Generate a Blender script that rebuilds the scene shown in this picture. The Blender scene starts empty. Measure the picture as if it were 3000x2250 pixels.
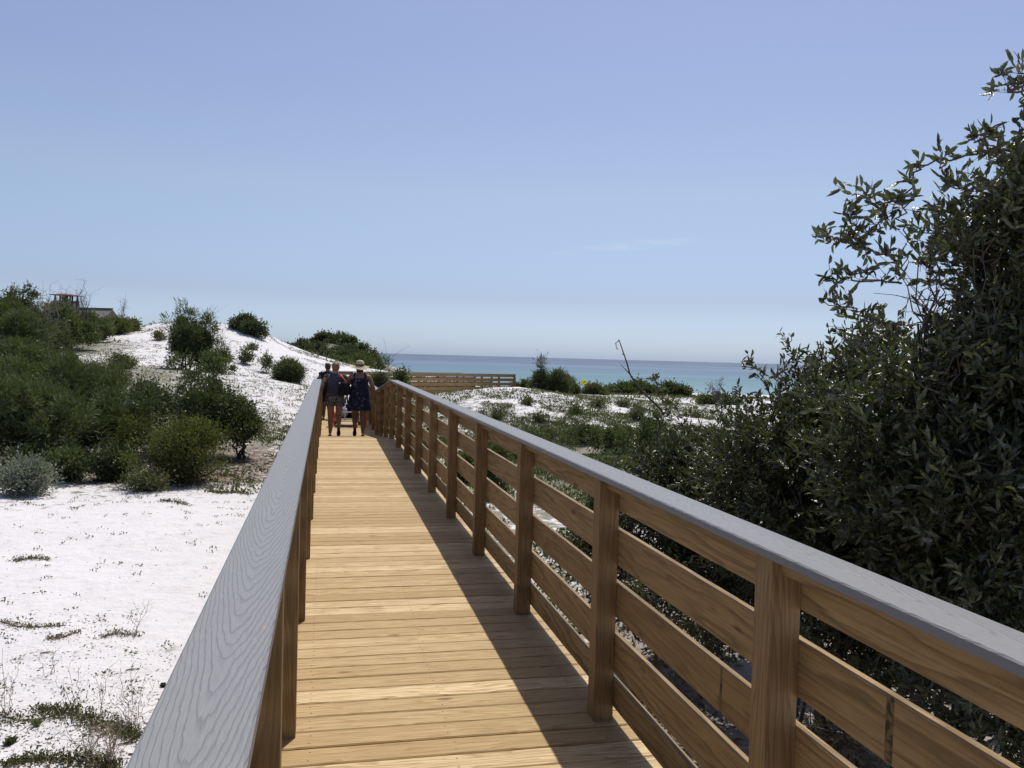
import bpy, math, random
import numpy as np
from mathutils import Vector, Matrix
random.seed(7); RNG = np.random.default_rng(11)
SC = bpy.context.scene; COL = SC.collection
# ------------------------------------------------------------------ camera
F, PITCH, ROLL, YAW, EYE = 2433.0, 0.0330, 0.0272, 0.2202, 1.5952
cy, sy = math.cos(YAW), math.sin(YAW)
_f = np.array([sy, cy, 0]); _r = np.array([cy, -sy, 0]); _z = np.array([0, 0, 1.0])
FW = _f*math.cos(PITCH) - _z*math.sin(PITCH); _u = _z*math.cos(PITCH) + _f*math.sin(PITCH)
RT = _r*math.cos(ROLL) + _u*math.sin(ROLL); UP = -_r*math.sin(ROLL) + _u*math.cos(ROLL)
CAM = np.array([0, 0, EYE])
def at(px, py, D):            # world point from a measured photo position and a chosen distance
    return CAM + D*(FW + RT*(px-1500)/F - UP*(py-1125)/F)
cam = bpy.data.cameras.new('camera'); camo = bpy.data.objects.new('camera', cam); COL.objects.link(camo)
cam.sensor_width = 36; cam.lens = F/3000*36; cam.clip_start = .05; cam.clip_end = 80000
M = Matrix(((RT[0], UP[0], -FW[0], 0), (RT[1], UP[1], -FW[1], 0), (RT[2], UP[2], -FW[2], EYE), (0, 0, 0, 1)))
camo.matrix_world = M; SC.camera = camo
SC.view_settings.view_transform = 'Standard'; SC.view_settings.look = 'None'; SC.view_settings.exposure = 0
# ------------------------------------------------------------------ objects
def tag(o, label=None, cat=None, group=None, kind=None):
    if label: o['label'] = label
    if cat: o['category'] = cat
    if group: o['group'] = group
    if kind: o['kind'] = kind
    return o
def empty(name, loc=(0, 0, 0), rz=0):
    o = bpy.data.objects.new(name, None); COL.objects.link(o); o.location = loc; o.rotation_euler = (0, 0, rz)
    o.empty_display_size = .1; return o
def mesh_np(name, v, faces_flat, sizes, mat, parent=None, uv=None, tint=None, smooth=False, mats=None, mi=None):
    me = bpy.data.meshes.new(name); v = np.asarray(v, np.float32); n = len(sizes)
    me.vertices.add(len(v)); me.vertices.foreach_set('co', v.ravel())
    me.loops.add(len(faces_flat)); me.loops.foreach_set('vertex_index', np.asarray(faces_flat, np.int32))
    me.polygons.add(n); st = np.concatenate([[0], np.cumsum(sizes)[:-1]]).astype(np.int32)
    me.polygons.foreach_set('loop_start', st); me.polygons.foreach_set('loop_total', np.asarray(sizes, np.int32))
    if mi is not None: me.polygons.foreach_set('material_index', np.asarray(mi, np.int32))
    if smooth: me.polygons.foreach_set('use_smooth', np.ones(n, bool))
    me.update(calc_edges=True)
    if uv is not None:
        l = me.uv_layers.new(name='uv'); l.data.foreach_set('uv', np.asarray(uv, np.float32).ravel())
    if tint is not None:
        t = np.asarray(tint, np.float32)
        if t.ndim == 1: t = np.stack([t, t, t, np.ones_like(t)], -1)
        a = me.attributes.new('tint', 'FLOAT_COLOR', 'POINT'); a.data.foreach_set('color', t.ravel())
    for m in (mats or [mat]): me.materials.append(m)
    o = bpy.data.objects.new(name, me); COL.objects.link(o)
    if parent: o.parent = parent
    return o
class MB:                     # collects prisms, tubes, lathes; build() links ONE mesh
    def __init__(s): s.v = []; s.f = []; s.uv = []; s.t = []; s.mi = []; s.sm = []
    def prism(s, A, B, n, a, b, c, d, tint=None, off=None, m=0, ch=0.0, z=(0, 0, 1)):
        A = np.array(A, float); B = np.array(B, float); n = np.array(n, float); z = np.array(z, float)
        L = np.linalg.norm(B-A); t = random.random() if tint is None else tint
        o = (random.random()*40, random.random()*40) if off is None else off
        if ch > 0: prof = [(a, c), (b, c), (b, d-ch), (b-ch, d), (a+ch, d), (a, d-ch)]
        else: prof = [(a, c), (b, c), (b, d), (a, d)]
        k = len(prof); i0 = len(s.v)
        for P in (A, B):
            for (x, y) in prof: s.v.append(P+n*x+z*y); s.t.append(t)
        per = [0]
        for i in range(k):
            p, q = prof[i], prof[(i+1) % k]; per.append(per[-1]+math.hypot(p[0]-q[0], p[1]-q[1]))
        for i in range(k):
            j = (i+1) % k
            s.f.append((i0+i, i0+j, i0+k+j, i0+k+i)); s.mi.append(m); s.sm.append(False)
            if ch > 0 or True:
                # across coordinate measured from the face middle (for cathedral grain)
                p, q = prof[i], prof[j]
                h = math.hypot(p[0]-q[0], p[1]-q[1])/2
                if i == 1 or i == k-1: w0, w1 = p[1], q[1]
                else: w0, w1 = p[0]-(a+b)/2, q[0]-(a+b)/2
                w0 += o[1]; w1 += o[1]
            s.uv += [(o[0], w0), (o[0], w1), (o[0]+L, w1), (o[0]+L, w0)]
        s.f.append(tuple(i0+i for i in range(k))[::-1]); s.mi.append(m); s.sm.append(False)
        s.uv += [(o[0]+prof[i][0]*.3, o[1]+prof[i][1]) for i in range(k)][::-1]
        s.f.append(tuple(i0+k+i for i in range(k))); s.mi.append(m); s.sm.append(False)
        s.uv += [(o[0]+prof[i][0]*.3, o[1]+prof[i][1]) for i in range(k)]
    def box(s, c, d, tint=None, m=0, ch=0):
        c = np.array(c, float); A = c-[0, d[1]/2, d[2]/2]; B = c+[0, d[1]/2, -d[2]/2]
        s.prism(A, B, (1, 0, 0), -d[0]/2, d[0]/2, 0, d[2], tint=tint, m=m, ch=ch)
    def tube(s, pts, rad, k=6, tint=None, m=0, cap=True):
        pts = [np.array(p, float) for p in pts]; n = len(pts); t = random.random() if tint is None else tint
        if not hasattr(rad, '__len__'): rad = [rad]*n
        i0 = len(s.v); ref = np.array([.31, .17, .93])
        for i, p in enumerate(pts):
            d = pts[min(i+1, n-1)]-pts[max(i-1, 0)]; d /= np.linalg.norm(d)+1e-9
            a = np.cross(d, ref)
            if np.linalg.norm(a) < .2: a = np.cross(d, [1, 0, 0])
            a /= np.linalg.norm(a); b = np.cross(d, a)
            for j in range(k):
                w = 2*math.pi*j/k; s.v.append(p+(a*math.cos(w)+b*math.sin(w))*rad[i]); s.t.append(t)
        for i in range(n-1):
            for j in range(k):
                q = (j+1) % k; s.f.append((i0+i*k+j, i0+i*k+q, i0+(i+1)*k+q, i0+(i+1)*k+j)); s.mi.append(m); s.sm.append(True)
                s.uv += [(i*.1, j/k), (i*.1, (j+1)/k), (i*.1+.1, (j+1)/k), (i*.1+.1, j/k)]
        if cap:
            for base, rev in ((0, False), ((n-1)*k, True)):
                f = [i0+base+j for j in range(k)]
                s.f.append(tuple(f[::-1] if not rev else f)); s.mi.append(m); s.sm.append(False); s.uv += [(0, 0)]*k
    def rings(s, rings, k=16, tint=.5, m=0, capb=True, capt=True, jit=0):   # rings: (cx,cy,z,rx,ry)
        i0 = len(s.v)
        for (cx, cy_, z, rx, ry) in rings:
            for j in range(k):
                w = 2*math.pi*j/k; q = 1+jit*math.sin(j*2.7+z*9)
                s.v.append(np.array([cx+rx*q*math.cos(w), cy_+ry*q*math.sin(w), z])); s.t.append(tint)
        for i in range(len(rings)-1):
            for j in range(k):
                q = (j+1) % k; s.f.append((i0+i*k+j, i0+i*k+q, i0+(i+1)*k+q, i0+(i+1)*k+j)); s.mi.append(m); s.sm.append(True)
                s.uv += [(j/k, i*.2), ((j+1)/k, i*.2), ((j+1)/k, i*.2+.2), (j/k, i*.2+.2)]
        if capb: s.f.append(tuple(i0+j for j in range(k))[::-1]); s.mi.append(m); s.sm.append(False); s.uv += [(0, 0)]*k
        if capt:
            b = i0+(len(rings)-1)*k; s.f.append(tuple(b+j for j in range(k))); s.mi.append(m); s.sm.append(False); s.uv += [(0, 0)]*k
    def build(s, name, mats, parent=None, **kw):
        if not isinstance(mats, (list, tuple)): mats = [mats]
        o = mesh_np(name, np.array(s.v), np.concatenate([np.array(f) for f in s.f]), [len(f) for f in s.f], None, parent,
                    uv=np.array(s.uv), tint=np.array(s.t), mats=mats, mi=s.mi)
        o.data.polygons.foreach_set('use_smooth', np.array(s.sm, bool)); return o
# ------------------------------------------------------------------ materials
class NT:
    def __init__(s, name):
        s.m = bpy.data.materials.new(name); s.m.use_nodes = True; s.t = s.m.node_tree; s.n = s.t.nodes; s.l = s.t.links
        s.b = s.n['Principled BSDF']; s.out = s.n['Material Output']
    def node(s, typ, **kw):
        x = s.n.new(typ)
        for k, v in kw.items():
            if k.startswith('i_'):
                k = k[2:]; key = int(k) if k.isdigit() else k.replace('_', ' ')
                s.set(x.inputs[key], v)
            else: setattr(x, k, v)
        return x
    def set(s, sock, v):
        if isinstance(v, bpy.types.NodeSocket): s.l.new(v, sock)
        else: sock.default_value = v
    def math(s, op, a, b=0.0, c=None):
        x = s.n.new('ShaderNodeMath'); x.operation = op; s.set(x.inputs[0], a); s.set(x.inputs[1], b)
        if c is not None: s.set(x.inputs[2], c)
        return x.outputs[0]
    def noise(s, vec, scale, detail=4, rough=.5, dist=0):
        x = s.n.new('ShaderNodeTexNoise'); s.set(x.inputs['Vector'], vec)
        x.inputs['Scale'].default_value = scale; x.inputs['Detail'].default_value = detail
        x.inputs['Roughness'].default_value = rough; x.inputs['Distortion'].default_value = dist
        return x.outputs[0]
    def mapv(s, vec, scale=(1, 1, 1), loc=(0, 0, 0)):
        x = s.n.new('ShaderNodeMapping'); s.set(x.inputs[0], vec); x.inputs['Scale'].default_value = scale; x.inputs['Location'].default_value = loc
        return x.outputs[0]
    def ramp(s, fac, stops, interp='LINEAR'):
        x = s.n.new('ShaderNodeValToRGB'); s.set(x.inputs[0], fac); e = x.color_ramp.elements; x.color_ramp.interpolation = interp
        while len(e) < len(stops): e.new(.5)
        for i, (p, c) in enumerate(stops):
            e[i].position = p; e[i].color = (c, c, c, 1) if not hasattr(c, '__len__') else (*c, 1)
        return x.outputs[0]
    def mix(s, fac, a, b, typ='MIX'):
        x = s.n.new('ShaderNodeMix'); x.data_type = 'RGBA'; x.blend_type = typ
        s.set(x.inputs[0], fac)
        for k, v in ((6, a), (7, b)): s.set(x.inputs[k], (*v, 1) if isinstance(v, tuple) and len(v) == 3 else v)
        return x.outputs[2]
    def uv(s): return s.node('ShaderNodeTexCoord').outputs['UV']
    def obj(s): return s.node('ShaderNodeTexCoord').outputs['Object']
    def pos(s): return s.node('ShaderNodeNewGeometry').outputs['Position']
    def attr(s, n='tint'): return s.node('ShaderNodeAttribute', attribute_name=n)
    def bump(s, h, strength=.3, dist=.01):
        x = s.n.new('ShaderNodeBump'); x.inputs['Strength'].default_value = strength; x.inputs['Distance'].default_value = dist
        s.set(x.inputs['Height'], h); s.l.new(x.outputs[0], s.b.inputs['Normal']); return x
    def fin(s, col=None, rough=.6, spec=.3):
        if col is not None: s.set(s.b.inputs['Base Color'], (*col, 1) if isinstance(col, tuple) and len(col) == 3 else col)
        s.set(s.b.inputs['Roughness'], rough); s.b.inputs['Specular IOR Level'].default_value = spec; return s.m
def plain(name, col, rough=.6, spec=.3, var=.15, scale=30):
    t = NT(name); n = t.noise(t.obj(), scale, 4)
    c = t.mix(n, tuple(x*(1-var) for x in col), tuple(min(1, x*(1+var)) for x in col)); return t.fin(c, rough, spec)
def wood(name, lo, hi, dark, sc=1.0, ringk=34, knots=True, fibk=85, contrast=1.0, rough=.62, stain=None):
    t = NT(name); uv = t.uv(); tn = t.attr().outputs['Fac']
    sep = t.node('ShaderNodeSeparateXYZ'); t.set(sep.inputs[0], uv); u, v = sep.outputs[0], sep.outputs[1]
    warp = t.noise(t.mapv(uv, (1.1*sc, 9*sc, 1)), 1.0, 3, .5)
    warp2 = t.noise(t.mapv(uv, (5*sc, 40*sc, 1)), 1.0, 3, .6)
    ph = t.math('ADD', t.math('MULTIPLY', v, ringk*1.3), t.math('MULTIPLY', warp, 9.0))
    ph = t.math('ADD', ph, t.math('MULTIPLY', warp2, .9))
    saw = t.math('FRACT', ph)
    ring = t.ramp(saw, [(0, .1), (.55, .35), (.86, 1), (1, .1)])
    fib = t.noise(t.mapv(uv, (3.5, fibk, 1)), 1.0, 4, .65)
    blot = t.noise(t.mapv(uv, (1.2, 5, 1)), 1.0, 4, .6)
    base = t.mix(tn, lo, hi)
    base = t.mix(t.math('MULTIPLY', ring, .66*contrast), base, dark)
    base = t.mix(t.math('MULTIPLY', t.ramp(fib, [(.36, 1), (.56, 0)]), .50*contrast), base, dark)
    base = t.mix(t.math('MULTIPLY', t.ramp(blot, [(.4, 0), (.75, 1)]), .30), base, tuple(x*.75 for x in lo))
    if knots:
        vo = t.n.new('ShaderNodeTexVoronoi'); t.set(vo.inputs['Vector'], t.mapv(uv, (2.1, 7.5, 1))); vo.inputs['Scale'].default_value = 1
        k = t.ramp(vo.outputs['Distance'], [(0, 1), (.055, .9), (.10, 0)])
        base = t.mix(t.math('MULTIPLY', k, .8), base, tuple(x*.45 for x in dark))
    if stain:
        s_ = t.noise(t.pos(), .9, 3); base = t.mix(t.ramp(s_, [(.5, 0), (.7, stain)]), base, tuple(x*.6 for x in lo))
    h = t.math('SUBTRACT', fib, t.math('MULTIPLY', ring, .6)); t.bump(h, .35, .002)
    return t.fin(base, rough, .25)
M_ = {}
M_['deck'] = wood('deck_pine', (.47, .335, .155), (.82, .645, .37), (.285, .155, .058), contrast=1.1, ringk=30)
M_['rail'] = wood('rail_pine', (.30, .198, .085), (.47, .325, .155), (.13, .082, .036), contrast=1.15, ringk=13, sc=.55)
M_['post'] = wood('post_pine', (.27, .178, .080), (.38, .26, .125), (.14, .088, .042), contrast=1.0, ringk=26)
M_['beam'] = wood('beam_pine', (.2, .15, .1), (.3, .22, .14), (.12, .08, .05))
def composite():
    t = NT('grey_composite'); uv = t.uv(); sep = t.node('ShaderNodeSeparateXYZ'); t.set(sep.inputs[0], uv); u, v = sep.outputs[0], sep.outputs[1]
    w1 = t.noise(t.mapv(uv, (1.1, 3, 1)), 1.0, 2); w2 = t.noise(t.mapv(uv, (9, 60, 1)), 1.0, 3, .6); w3 = t.noise(t.mapv(uv, (.35, 0, 1)), 1.0, 1)
    vc = t.math('ADD', v, t.math('MULTIPLY', t.math('SUBTRACT', w3, .5), .05))
    v2 = t.math('MULTIPLY', vc, vc)
    ph = t.math('SUBTRACT', u, t.math('MULTIPLY', t.math('SQRT', t.math('ADD', v2, .00006)), 6.5))
    ph = t.math('SUBTRACT', ph, t.math('MULTIPLY', v2, 38.0))
    ph = t.math('ADD', ph, t.math('MULTIPLY', w1, .75)); ph = t.math('ADD', ph, t.math('MULTIPLY', w2, .12))
    fr = t.math('FRACT', t.math('MULTIPLY', ph, 11.0))
    line = t.ramp(fr, [(0, .9), (.06, 0), (.62, 0), (.86, .55), (.95, 1), (1, .9)])
    fine = t.noise(t.mapv(uv, (25, 300, 1)), 1.0, 2)
    c = t.mix(t.ramp(fine, [(.35, 0), (.65, 1)]), (.220, .216, .208), (.250, .246, .238))
    c = t.mix(t.math('MULTIPLY', line, .8), c, (.158, .156, .152))
    sm = t.noise(t.mapv(uv, (3, 8, 1)), 1.0, 2); c = t.mix(t.math('MULTIPLY', t.ramp(sm, [(.5, 0), (.8, 1)]), .25), c, (.19, .187, .182))
    sp = t.noise(t.mapv(uv, (16, 42, 1)), 1.0, 1); sp2 = t.noise(t.mapv(uv, (2, 9, 1)), 1.3, 1)
    mk = t.math('MULTIPLY', t.ramp(sp, [(.74, 0), (.77, 1)]), t.ramp(sp2, [(.5, 0), (.6, 1)]))
    c = t.mix(t.math('MULTIPLY', mk, .7), c, (.06, .06, .06))
    rs = t.noise(t.mapv(uv, (7, 14, 1), (3, 1, 0)), 1.0, 2); c = t.mix(t.math('MULTIPLY', t.ramp(rs, [(.72, 0), (.8, 1)]), .35), c, (.5, .27, .15))
    h = t.math('SUBTRACT', t.math('MULTIPLY', fine, .5), line); t.bump(h, .5, .0015)
    return t.fin(c, .48, .4)
M_['cap'] = composite()
M_['screw'] = plain('dark_screw', (.06, .045, .03), .5, .4)
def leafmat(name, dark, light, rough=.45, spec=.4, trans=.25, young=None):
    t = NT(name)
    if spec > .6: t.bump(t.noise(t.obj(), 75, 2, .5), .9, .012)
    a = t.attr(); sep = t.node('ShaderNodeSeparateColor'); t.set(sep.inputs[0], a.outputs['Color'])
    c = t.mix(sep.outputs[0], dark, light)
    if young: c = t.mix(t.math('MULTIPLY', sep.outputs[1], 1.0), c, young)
    t.fin(c, rough, spec)
    tr = t.node('ShaderNodeBsdfTranslucent'); t.set(tr.inputs[0], t.mix(.5, c, (.25, .32, .03), 'MIX'))
    mx = t.node('ShaderNodeMixShader'); mx.inputs[0].default_value = trans
    t.l.new(t.b.outputs[0], mx.inputs[1]); t.l.new(tr.outputs[0], mx.inputs[2]); t.l.new(mx.outputs[0], t.out.inputs[0])
    return t.m
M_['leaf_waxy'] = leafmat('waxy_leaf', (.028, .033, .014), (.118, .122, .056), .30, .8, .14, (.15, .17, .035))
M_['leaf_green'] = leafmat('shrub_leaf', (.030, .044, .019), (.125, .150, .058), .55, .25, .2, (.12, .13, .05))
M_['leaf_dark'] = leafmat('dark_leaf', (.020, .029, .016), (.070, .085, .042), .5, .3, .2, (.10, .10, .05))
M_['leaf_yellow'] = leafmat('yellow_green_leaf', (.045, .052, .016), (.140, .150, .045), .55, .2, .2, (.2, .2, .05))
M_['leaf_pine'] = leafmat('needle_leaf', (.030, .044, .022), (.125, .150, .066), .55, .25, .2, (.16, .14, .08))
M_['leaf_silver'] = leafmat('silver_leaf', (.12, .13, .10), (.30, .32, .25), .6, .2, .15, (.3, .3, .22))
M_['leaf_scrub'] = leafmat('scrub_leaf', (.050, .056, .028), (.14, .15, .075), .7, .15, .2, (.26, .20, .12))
M_['leaf_fresh'] = leafmat('fresh_leaf', (.10, .14, .05), (.22, .28, .10), .45, .4, .3)
M_['dead'] = leafmat('dead_leaf', (.10, .065, .04), (.32, .20, .12), .7, .15, .1)
M_['straw'] = leafmat('dry_stalk', (.22, .18, .12), (.45, .38, .28), .7, .15, .1)
M_['bark'] = plain('grey_bark', (.11, .09, .075), .85, .1, .35, 25)
M_['barkpale'] = plain('pale_bark', (.26, .23, .20), .85, .1, .3, 25)
# ------------------------------------------------------------------ terrain
CP = []
def cz(px, D, z): p = at(px, 1050, D); CP.append((p[0], p[1], z))
def cyp(px, py, D): p = at(px, py, D); CP.append((p[0], p[1], p[2]))
for a in [(0, 1.5, -.8), (3000, 1.2, -.88), (0, 4, -.8), (500, 4, -.8), (0, 8, -.78), (600, 8, -.78), (0, 12.5, -.74), (450, 12.5, -.74), (750, 12, -.72), (-900, 6, -.7), (-900, 12, -.6),
          (860, 20, -.68), (600, 20, -.6), (200, 20, -.5), (-300, 20, -.35), (965, 30, -.85), (900, 30, -.45), (700, 30, -.1), (300, 30, .5), (-200, 30, .8), (-900, 30, 1.2),
          (0, 45, 2.0), (-400, 45, 2.3), (-900, 60, 3), (965, 40, -.8), (1700, 3, -.88), (2600, 2.5, -.88), (1500, 6, -.86), (2500, 6, -.92), (3500, 4, -.9), (3600, 9, -.9),
          (1350, 12, -.9), (1700, 12, -.95), (2500, 12, -.9), (3600, 20, -.8), (1130, 20, -.95), (1300, 20, -.95), (1600, 20, -1.0), (2200, 20, -1.), (2900, 25, -.8), (1120, 30, -.9),
          (1230, 42, -.95), (1380, 46, -.8), (1500, 50, -.5), (1600, 60, -1.0), (2600, 45, -.3), (2600, 60, -1), (3500, 60, -.8),
          (100, 75, 2.0), (500, 80, 2.2), (800, 72, .9), (100, 110, 1.5), (500, 120, 0), (-900, 110, 1.), (900, 130, -1.5), (1500, 110, -2.6), (1500, 135, -5.), (2200, 130, -4.6), (3200, 130, -4.6), (3200, 90, -2.6),
          (-900, 160, -4), (0, 165, -4.8), (900, 165, -5.4), (1500, 170, -5.9), (2200, 170, -5.9), (3200, 170, -5.9)]: cz(*a)
for a in [(840, 1121, 36), (560, 1085, 40), (230, 1008, 45), (390, 968, 56), (460, 950, 58), (540, 941, 58), (610, 945, 58), (678, 949, 58), (782, 983, 58), (836, 1020, 58), (904, 1036, 58), (985, 1066, 58), (1087, 1082, 58),
          (700, 1040, 48), (880, 1090, 47), (850, 1033, 85), (900, 1022, 85), (945, 1002, 85), (1000, 1010, 85), (1060, 1045, 85), (1105, 1075, 85), (1180, 1110, 85),
          (1600, 1300, 25), (1800, 1290, 25), (1526, 1131, 36), (1440, 1143, 37), (1360, 1160, 38), (1590, 1145, 36), (1650, 1157, 37), (1750, 1166, 38), (1900, 1176, 40), (2100, 1190, 42), (2350, 1195, 42),
          (1500, 1187, 30), (1600, 1203, 30), (1400, 1215, 29), (1700, 1232, 28), (1850, 1235, 28), (1780, 1158, 70), (2000, 1165, 75), (1700, 1155, 60), (2200, 1185, 90), (1950, 1170, 55), (2500, 1195, 90)]: cyp(*a)
CP = np.array(CP)
def _U(r2): return r2*np.log(r2+1e-9)
_n = len(CP); _S = 50.0; _xy = CP[:, :2]/_S
_K = _U(((_xy[:, None]-_xy[None])**2).sum(-1)) + np.eye(_n)*2e-4
_P = np.c_[np.ones(_n), _xy]; _A = np.block([[_K, _P], [_P.T, np.zeros((3, 3))]])
_w = np.linalg.solve(_A, np.r_[CP[:, 2], 0, 0, 0])
def sstep(a, b, x): t = np.clip((x-a)/(b-a), 0, 1); return t*t*(3-2*t)
def vnoise(x, y, seed=0):     # smooth value noise
    xi = np.floor(x).astype(np.int64); yi = np.floor(y).astype(np.int64); fx = x-xi; fy = y-yi
    fx = fx*fx*(3-2*fx); fy = fy*fy*(3-2*fy)
    def h(a, b):
        n = (a*374761393 + b*668265263 + seed*1442695041) & 0xffffffff; n = ((n ^ (n >> 13))*1274126177) & 0xffffffff
        return ((n ^ (n >> 16)) & 0xffff)/65535.0
    return (h(xi, yi)*(1-fx)+h(xi+1, yi)*fx)*(1-fy)+(h(xi, yi+1)*(1-fx)+h(xi+1, yi+1)*fx)*fy - .5
def ground(x, y):
    x = np.atleast_1d(np.asarray(x, float)); y = np.atleast_1d(np.asarray(y, float)); out = np.empty_like(x)
    for i in range(0, len(x), 20000):
        q = np.stack([x[i:i+20000], y[i:i+20000]], -1)/_S
        K = _U(((q[:, None]-_xy[None])**2).sum(-1)); out[i:i+20000] = K@_w[:_n] + _w[_n] + q@_w[_n+1:]
    dep = x*_f[0]+y*_f[1]; r = np.hypot(x, y)
    out = np.clip(out, -9, 5.0)
    beach = np.interp(dep, [150, 190, 215, 228, 400], [-5.7, -6.3, -6.7, -7.1, -14])
    b = sstep(140, 185, dep); out = out*(1-b)+beach*b
    back = sstep(2, -12, y); out = out*(1-back) - .8*back
    amp = np.clip(r/14, .25, 1)
    out += amp*(.16*vnoise(x/4.1, y/4.1, 1)+.07*vnoise(x/1.3, y/1.3, 2)) + .034*vnoise(x/.45, y/.45, 3)+.014*vnoise(x/.18, y/.18, 4)
    return out
def gz(x, y): return float(ground(x, y)[0])
th = np.concatenate([np.linspace(-180, -40, 60)[:-1], np.linspace(-40, 62, 640)[:-1], np.linspace(62, 180, 50)])
th = np.radians(th); rr = np.concatenate([[.02], np.geomspace(.8, 340, 420), [600, 3000]])
TH, RR = np.meshgrid(th[:-1], rr); GX = (RR*np.sin(TH)).ravel(); GY = (RR*np.cos(TH)).ravel(); GZ = ground(GX, GY)
GZ[RR.ravel() > 500] = np.where((GX*_f[0]+GY*_f[1])[RR.ravel() > 500] > 0, -30, -1)
# vegetation / litter masks: gaussians at measured spots
def field(spots, X, Y):
    o = np.zeros_like(X)
    for (px, D, sx, sy_, a) in spots:
        p = at(px, 1100, D); dx = (X-p[0]); dy = (Y-p[1]); lat = dx*_r[0]+dy*_r[1]; dp = dx*_f[0]+dy*_f[1]
        o = np.maximum(o, a*np.exp(-.5*((lat/sx)**2+(dp/sy_)**2)))
    return o
GREEN = [(280, 20, 4.5, 5.5, 1), (-60, 28, 7, 8, 1), (420, 14.9, 2.2, .8, .9), (0, 15, 2.2, 1.3, .9), (560, 38.5, 2.6, 1.6, .5), (110, 42, 3.2, 5, 1), (620, 24, 2.6, 3, .8), (450, 31, 4, 3, .4), (330, 37, 3, 2, .3),
         (1650, 23, 3.5, 5, .85), (1900, 18, 3.5, 6, .9), (1400, 20, 3, 6, .6), (1250, 27, 3, 5, .65), (2300, 20, 6, 8, .9), (1480, 29, 3, 1.8, .40), (1700, 30, 4.5, 2.2, .42), (1950, 34, 4, 3.5, .5), (1150, 32, 2, 4, .7), (1480, 13, 2.2, 6, .62),
         (950, 85, 9, 7, 1.2), (1780, 75, 12, 8, .9), (2000, 62, 6, 8, .7), (1550, 80, 12, 10, .9), (1620, 46, 4, 3, 1), (1720, 55, 4, 6, .8), (780, 45, 5, 7, .14), (600, 52, 6, 6, .12), (860, 25, 1.6, 6, .14), (300, 90, 20, 20, .8), (2300, 90, 18, 16, .4), (2000, 110, 20, 12, .7), (1500, 125, 30, 9, .9)]
LITTER = [(2200, 5.0, 1.8, 1.6, 1), (1900, 7.5, 1.4, 2.5, .6), (2700, 4.4, 2, 1.6, 1), (640, 16.5, 1.5, 2.5, .9), (560, 38, 3, 1.2, .8), (300, 14.6, 2, .6, .4), (0, 3.5, 1.2, .8, .35), (2500, 7, 3, 3, .9), (1750, 5.0, .6, 1.0, .55)]
gm = field(GREEN, GX, GY); lm = field(LITTER, GX, GY)
tint = np.stack([gm, lm, np.zeros_like(gm), np.ones_like(gm)], -1)
nT, nR = len(th)-1, len(rr); I = np.arange(nR*nT).reshape(nR, nT)
a = I[:-1]; b = np.roll(I, -1, 1)[:-1]; c = np.roll(I, -1, 1)[1:]; d = I[1:]
fc = np.stack([a, b, c, d], -1)[..., ::-1].reshape(-1, 4)
def sandmat():
    t = NT('white_sand'); p = t.pos(); at_ = t.attr(); sep = t.node('ShaderNodeSeparateColor'); t.set(sep.inputs[0], at_.outputs['Color'])
    n1 = t.noise(p, .7, 5, .55); n2 = t.noise(p, 4.0, 6, .6); n3 = t.noise(p, 45, 3, .7); n4 = t.noise(p, 12, 4, .65)
    c = t.mix(n1, (.64, .615, .605), (.72, .695, .69)); c = t.mix(t.math('MULTIPLY', t.ramp(n3, [(.3, 1), (.5, 0)]), .12), c, (.45, .38, .34))
    # scattered specks of dead plant matter
    n5 = t.noise(t.mapv(p, (26, 40, 26)), 1.0, 2, .6); sp = t.math('MULTIPLY', t.ramp(n5, [(.66, 0), (.70, 1)]), t.ramp(n2, [(.42, 0), (.62, 1)]))
    c = t.mix(t.math('MULTIPLY', t.ramp(n2, [(.50, 0), (.72, 1)]), .30), c, (.47, .42, .40)); c = t.mix(t.math('MULTIPLY', sp, .55), c, (.17, .12, .09))
    # green cover
    g = t.math('ADD', sep.outputs[0], t.math('MULTIPLY', t.math('SUBTRACT', n2, .5), 1.7))
    g = t.math('ADD', g, t.math('MULTIPLY', t.math('SUBTRACT', n4, .5), .7)); gm_ = t.math('MULTIPLY', t.ramp(g, [(.42, 0), (.62, 1)]), t.ramp(sep.outputs[0], [(.08, 0), (.25, 1)]))
    gc = t.mix(n4, (.075, .072, .035), (.17, .165, .085)); gc = t.mix(t.ramp(n3, [(.45, 0), (.6, .7)]), gc, (.26, .23, .18))
    c = t.mix(t.math('MULTIPLY', gm_, .85), c, gc)
    l = t.math('ADD', sep.outputs[1], t.math('MULTIPLY', t.math('SUBTRACT', n4, .5), 1.6)); lm_ = t.math('MULTIPLY', t.ramp(l, [(.35, 0), (.65, 1)]), t.ramp(sep.outputs[1], [(.05, 0), (.2, 1)]))
    c = t.mix(t.math('MULTIPLY', lm_, .75), c, t.mix(n3, (.07, .048, .034), (.26, .19, .14)))
    h = t.math('ADD', t.math('MULTIPLY', n2, 1.0), t.math('MULTIPLY', n4, .35)); h = t.math('ADD', h, t.math('MULTIPLY', n3, .08)); t.bump(h, .6, .09)
    return t.fin(c, .9, .1)
M_['sand'] = sandmat()
g_ = mesh_np('ground', np.stack([GX, GY, GZ], -1), fc.ravel(), np.full(len(fc), 4), M_['sand'], tint=tint, smooth=True); tag(g_, 'white sand dunes patched with scrub', 'ground', kind='structure')
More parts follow.
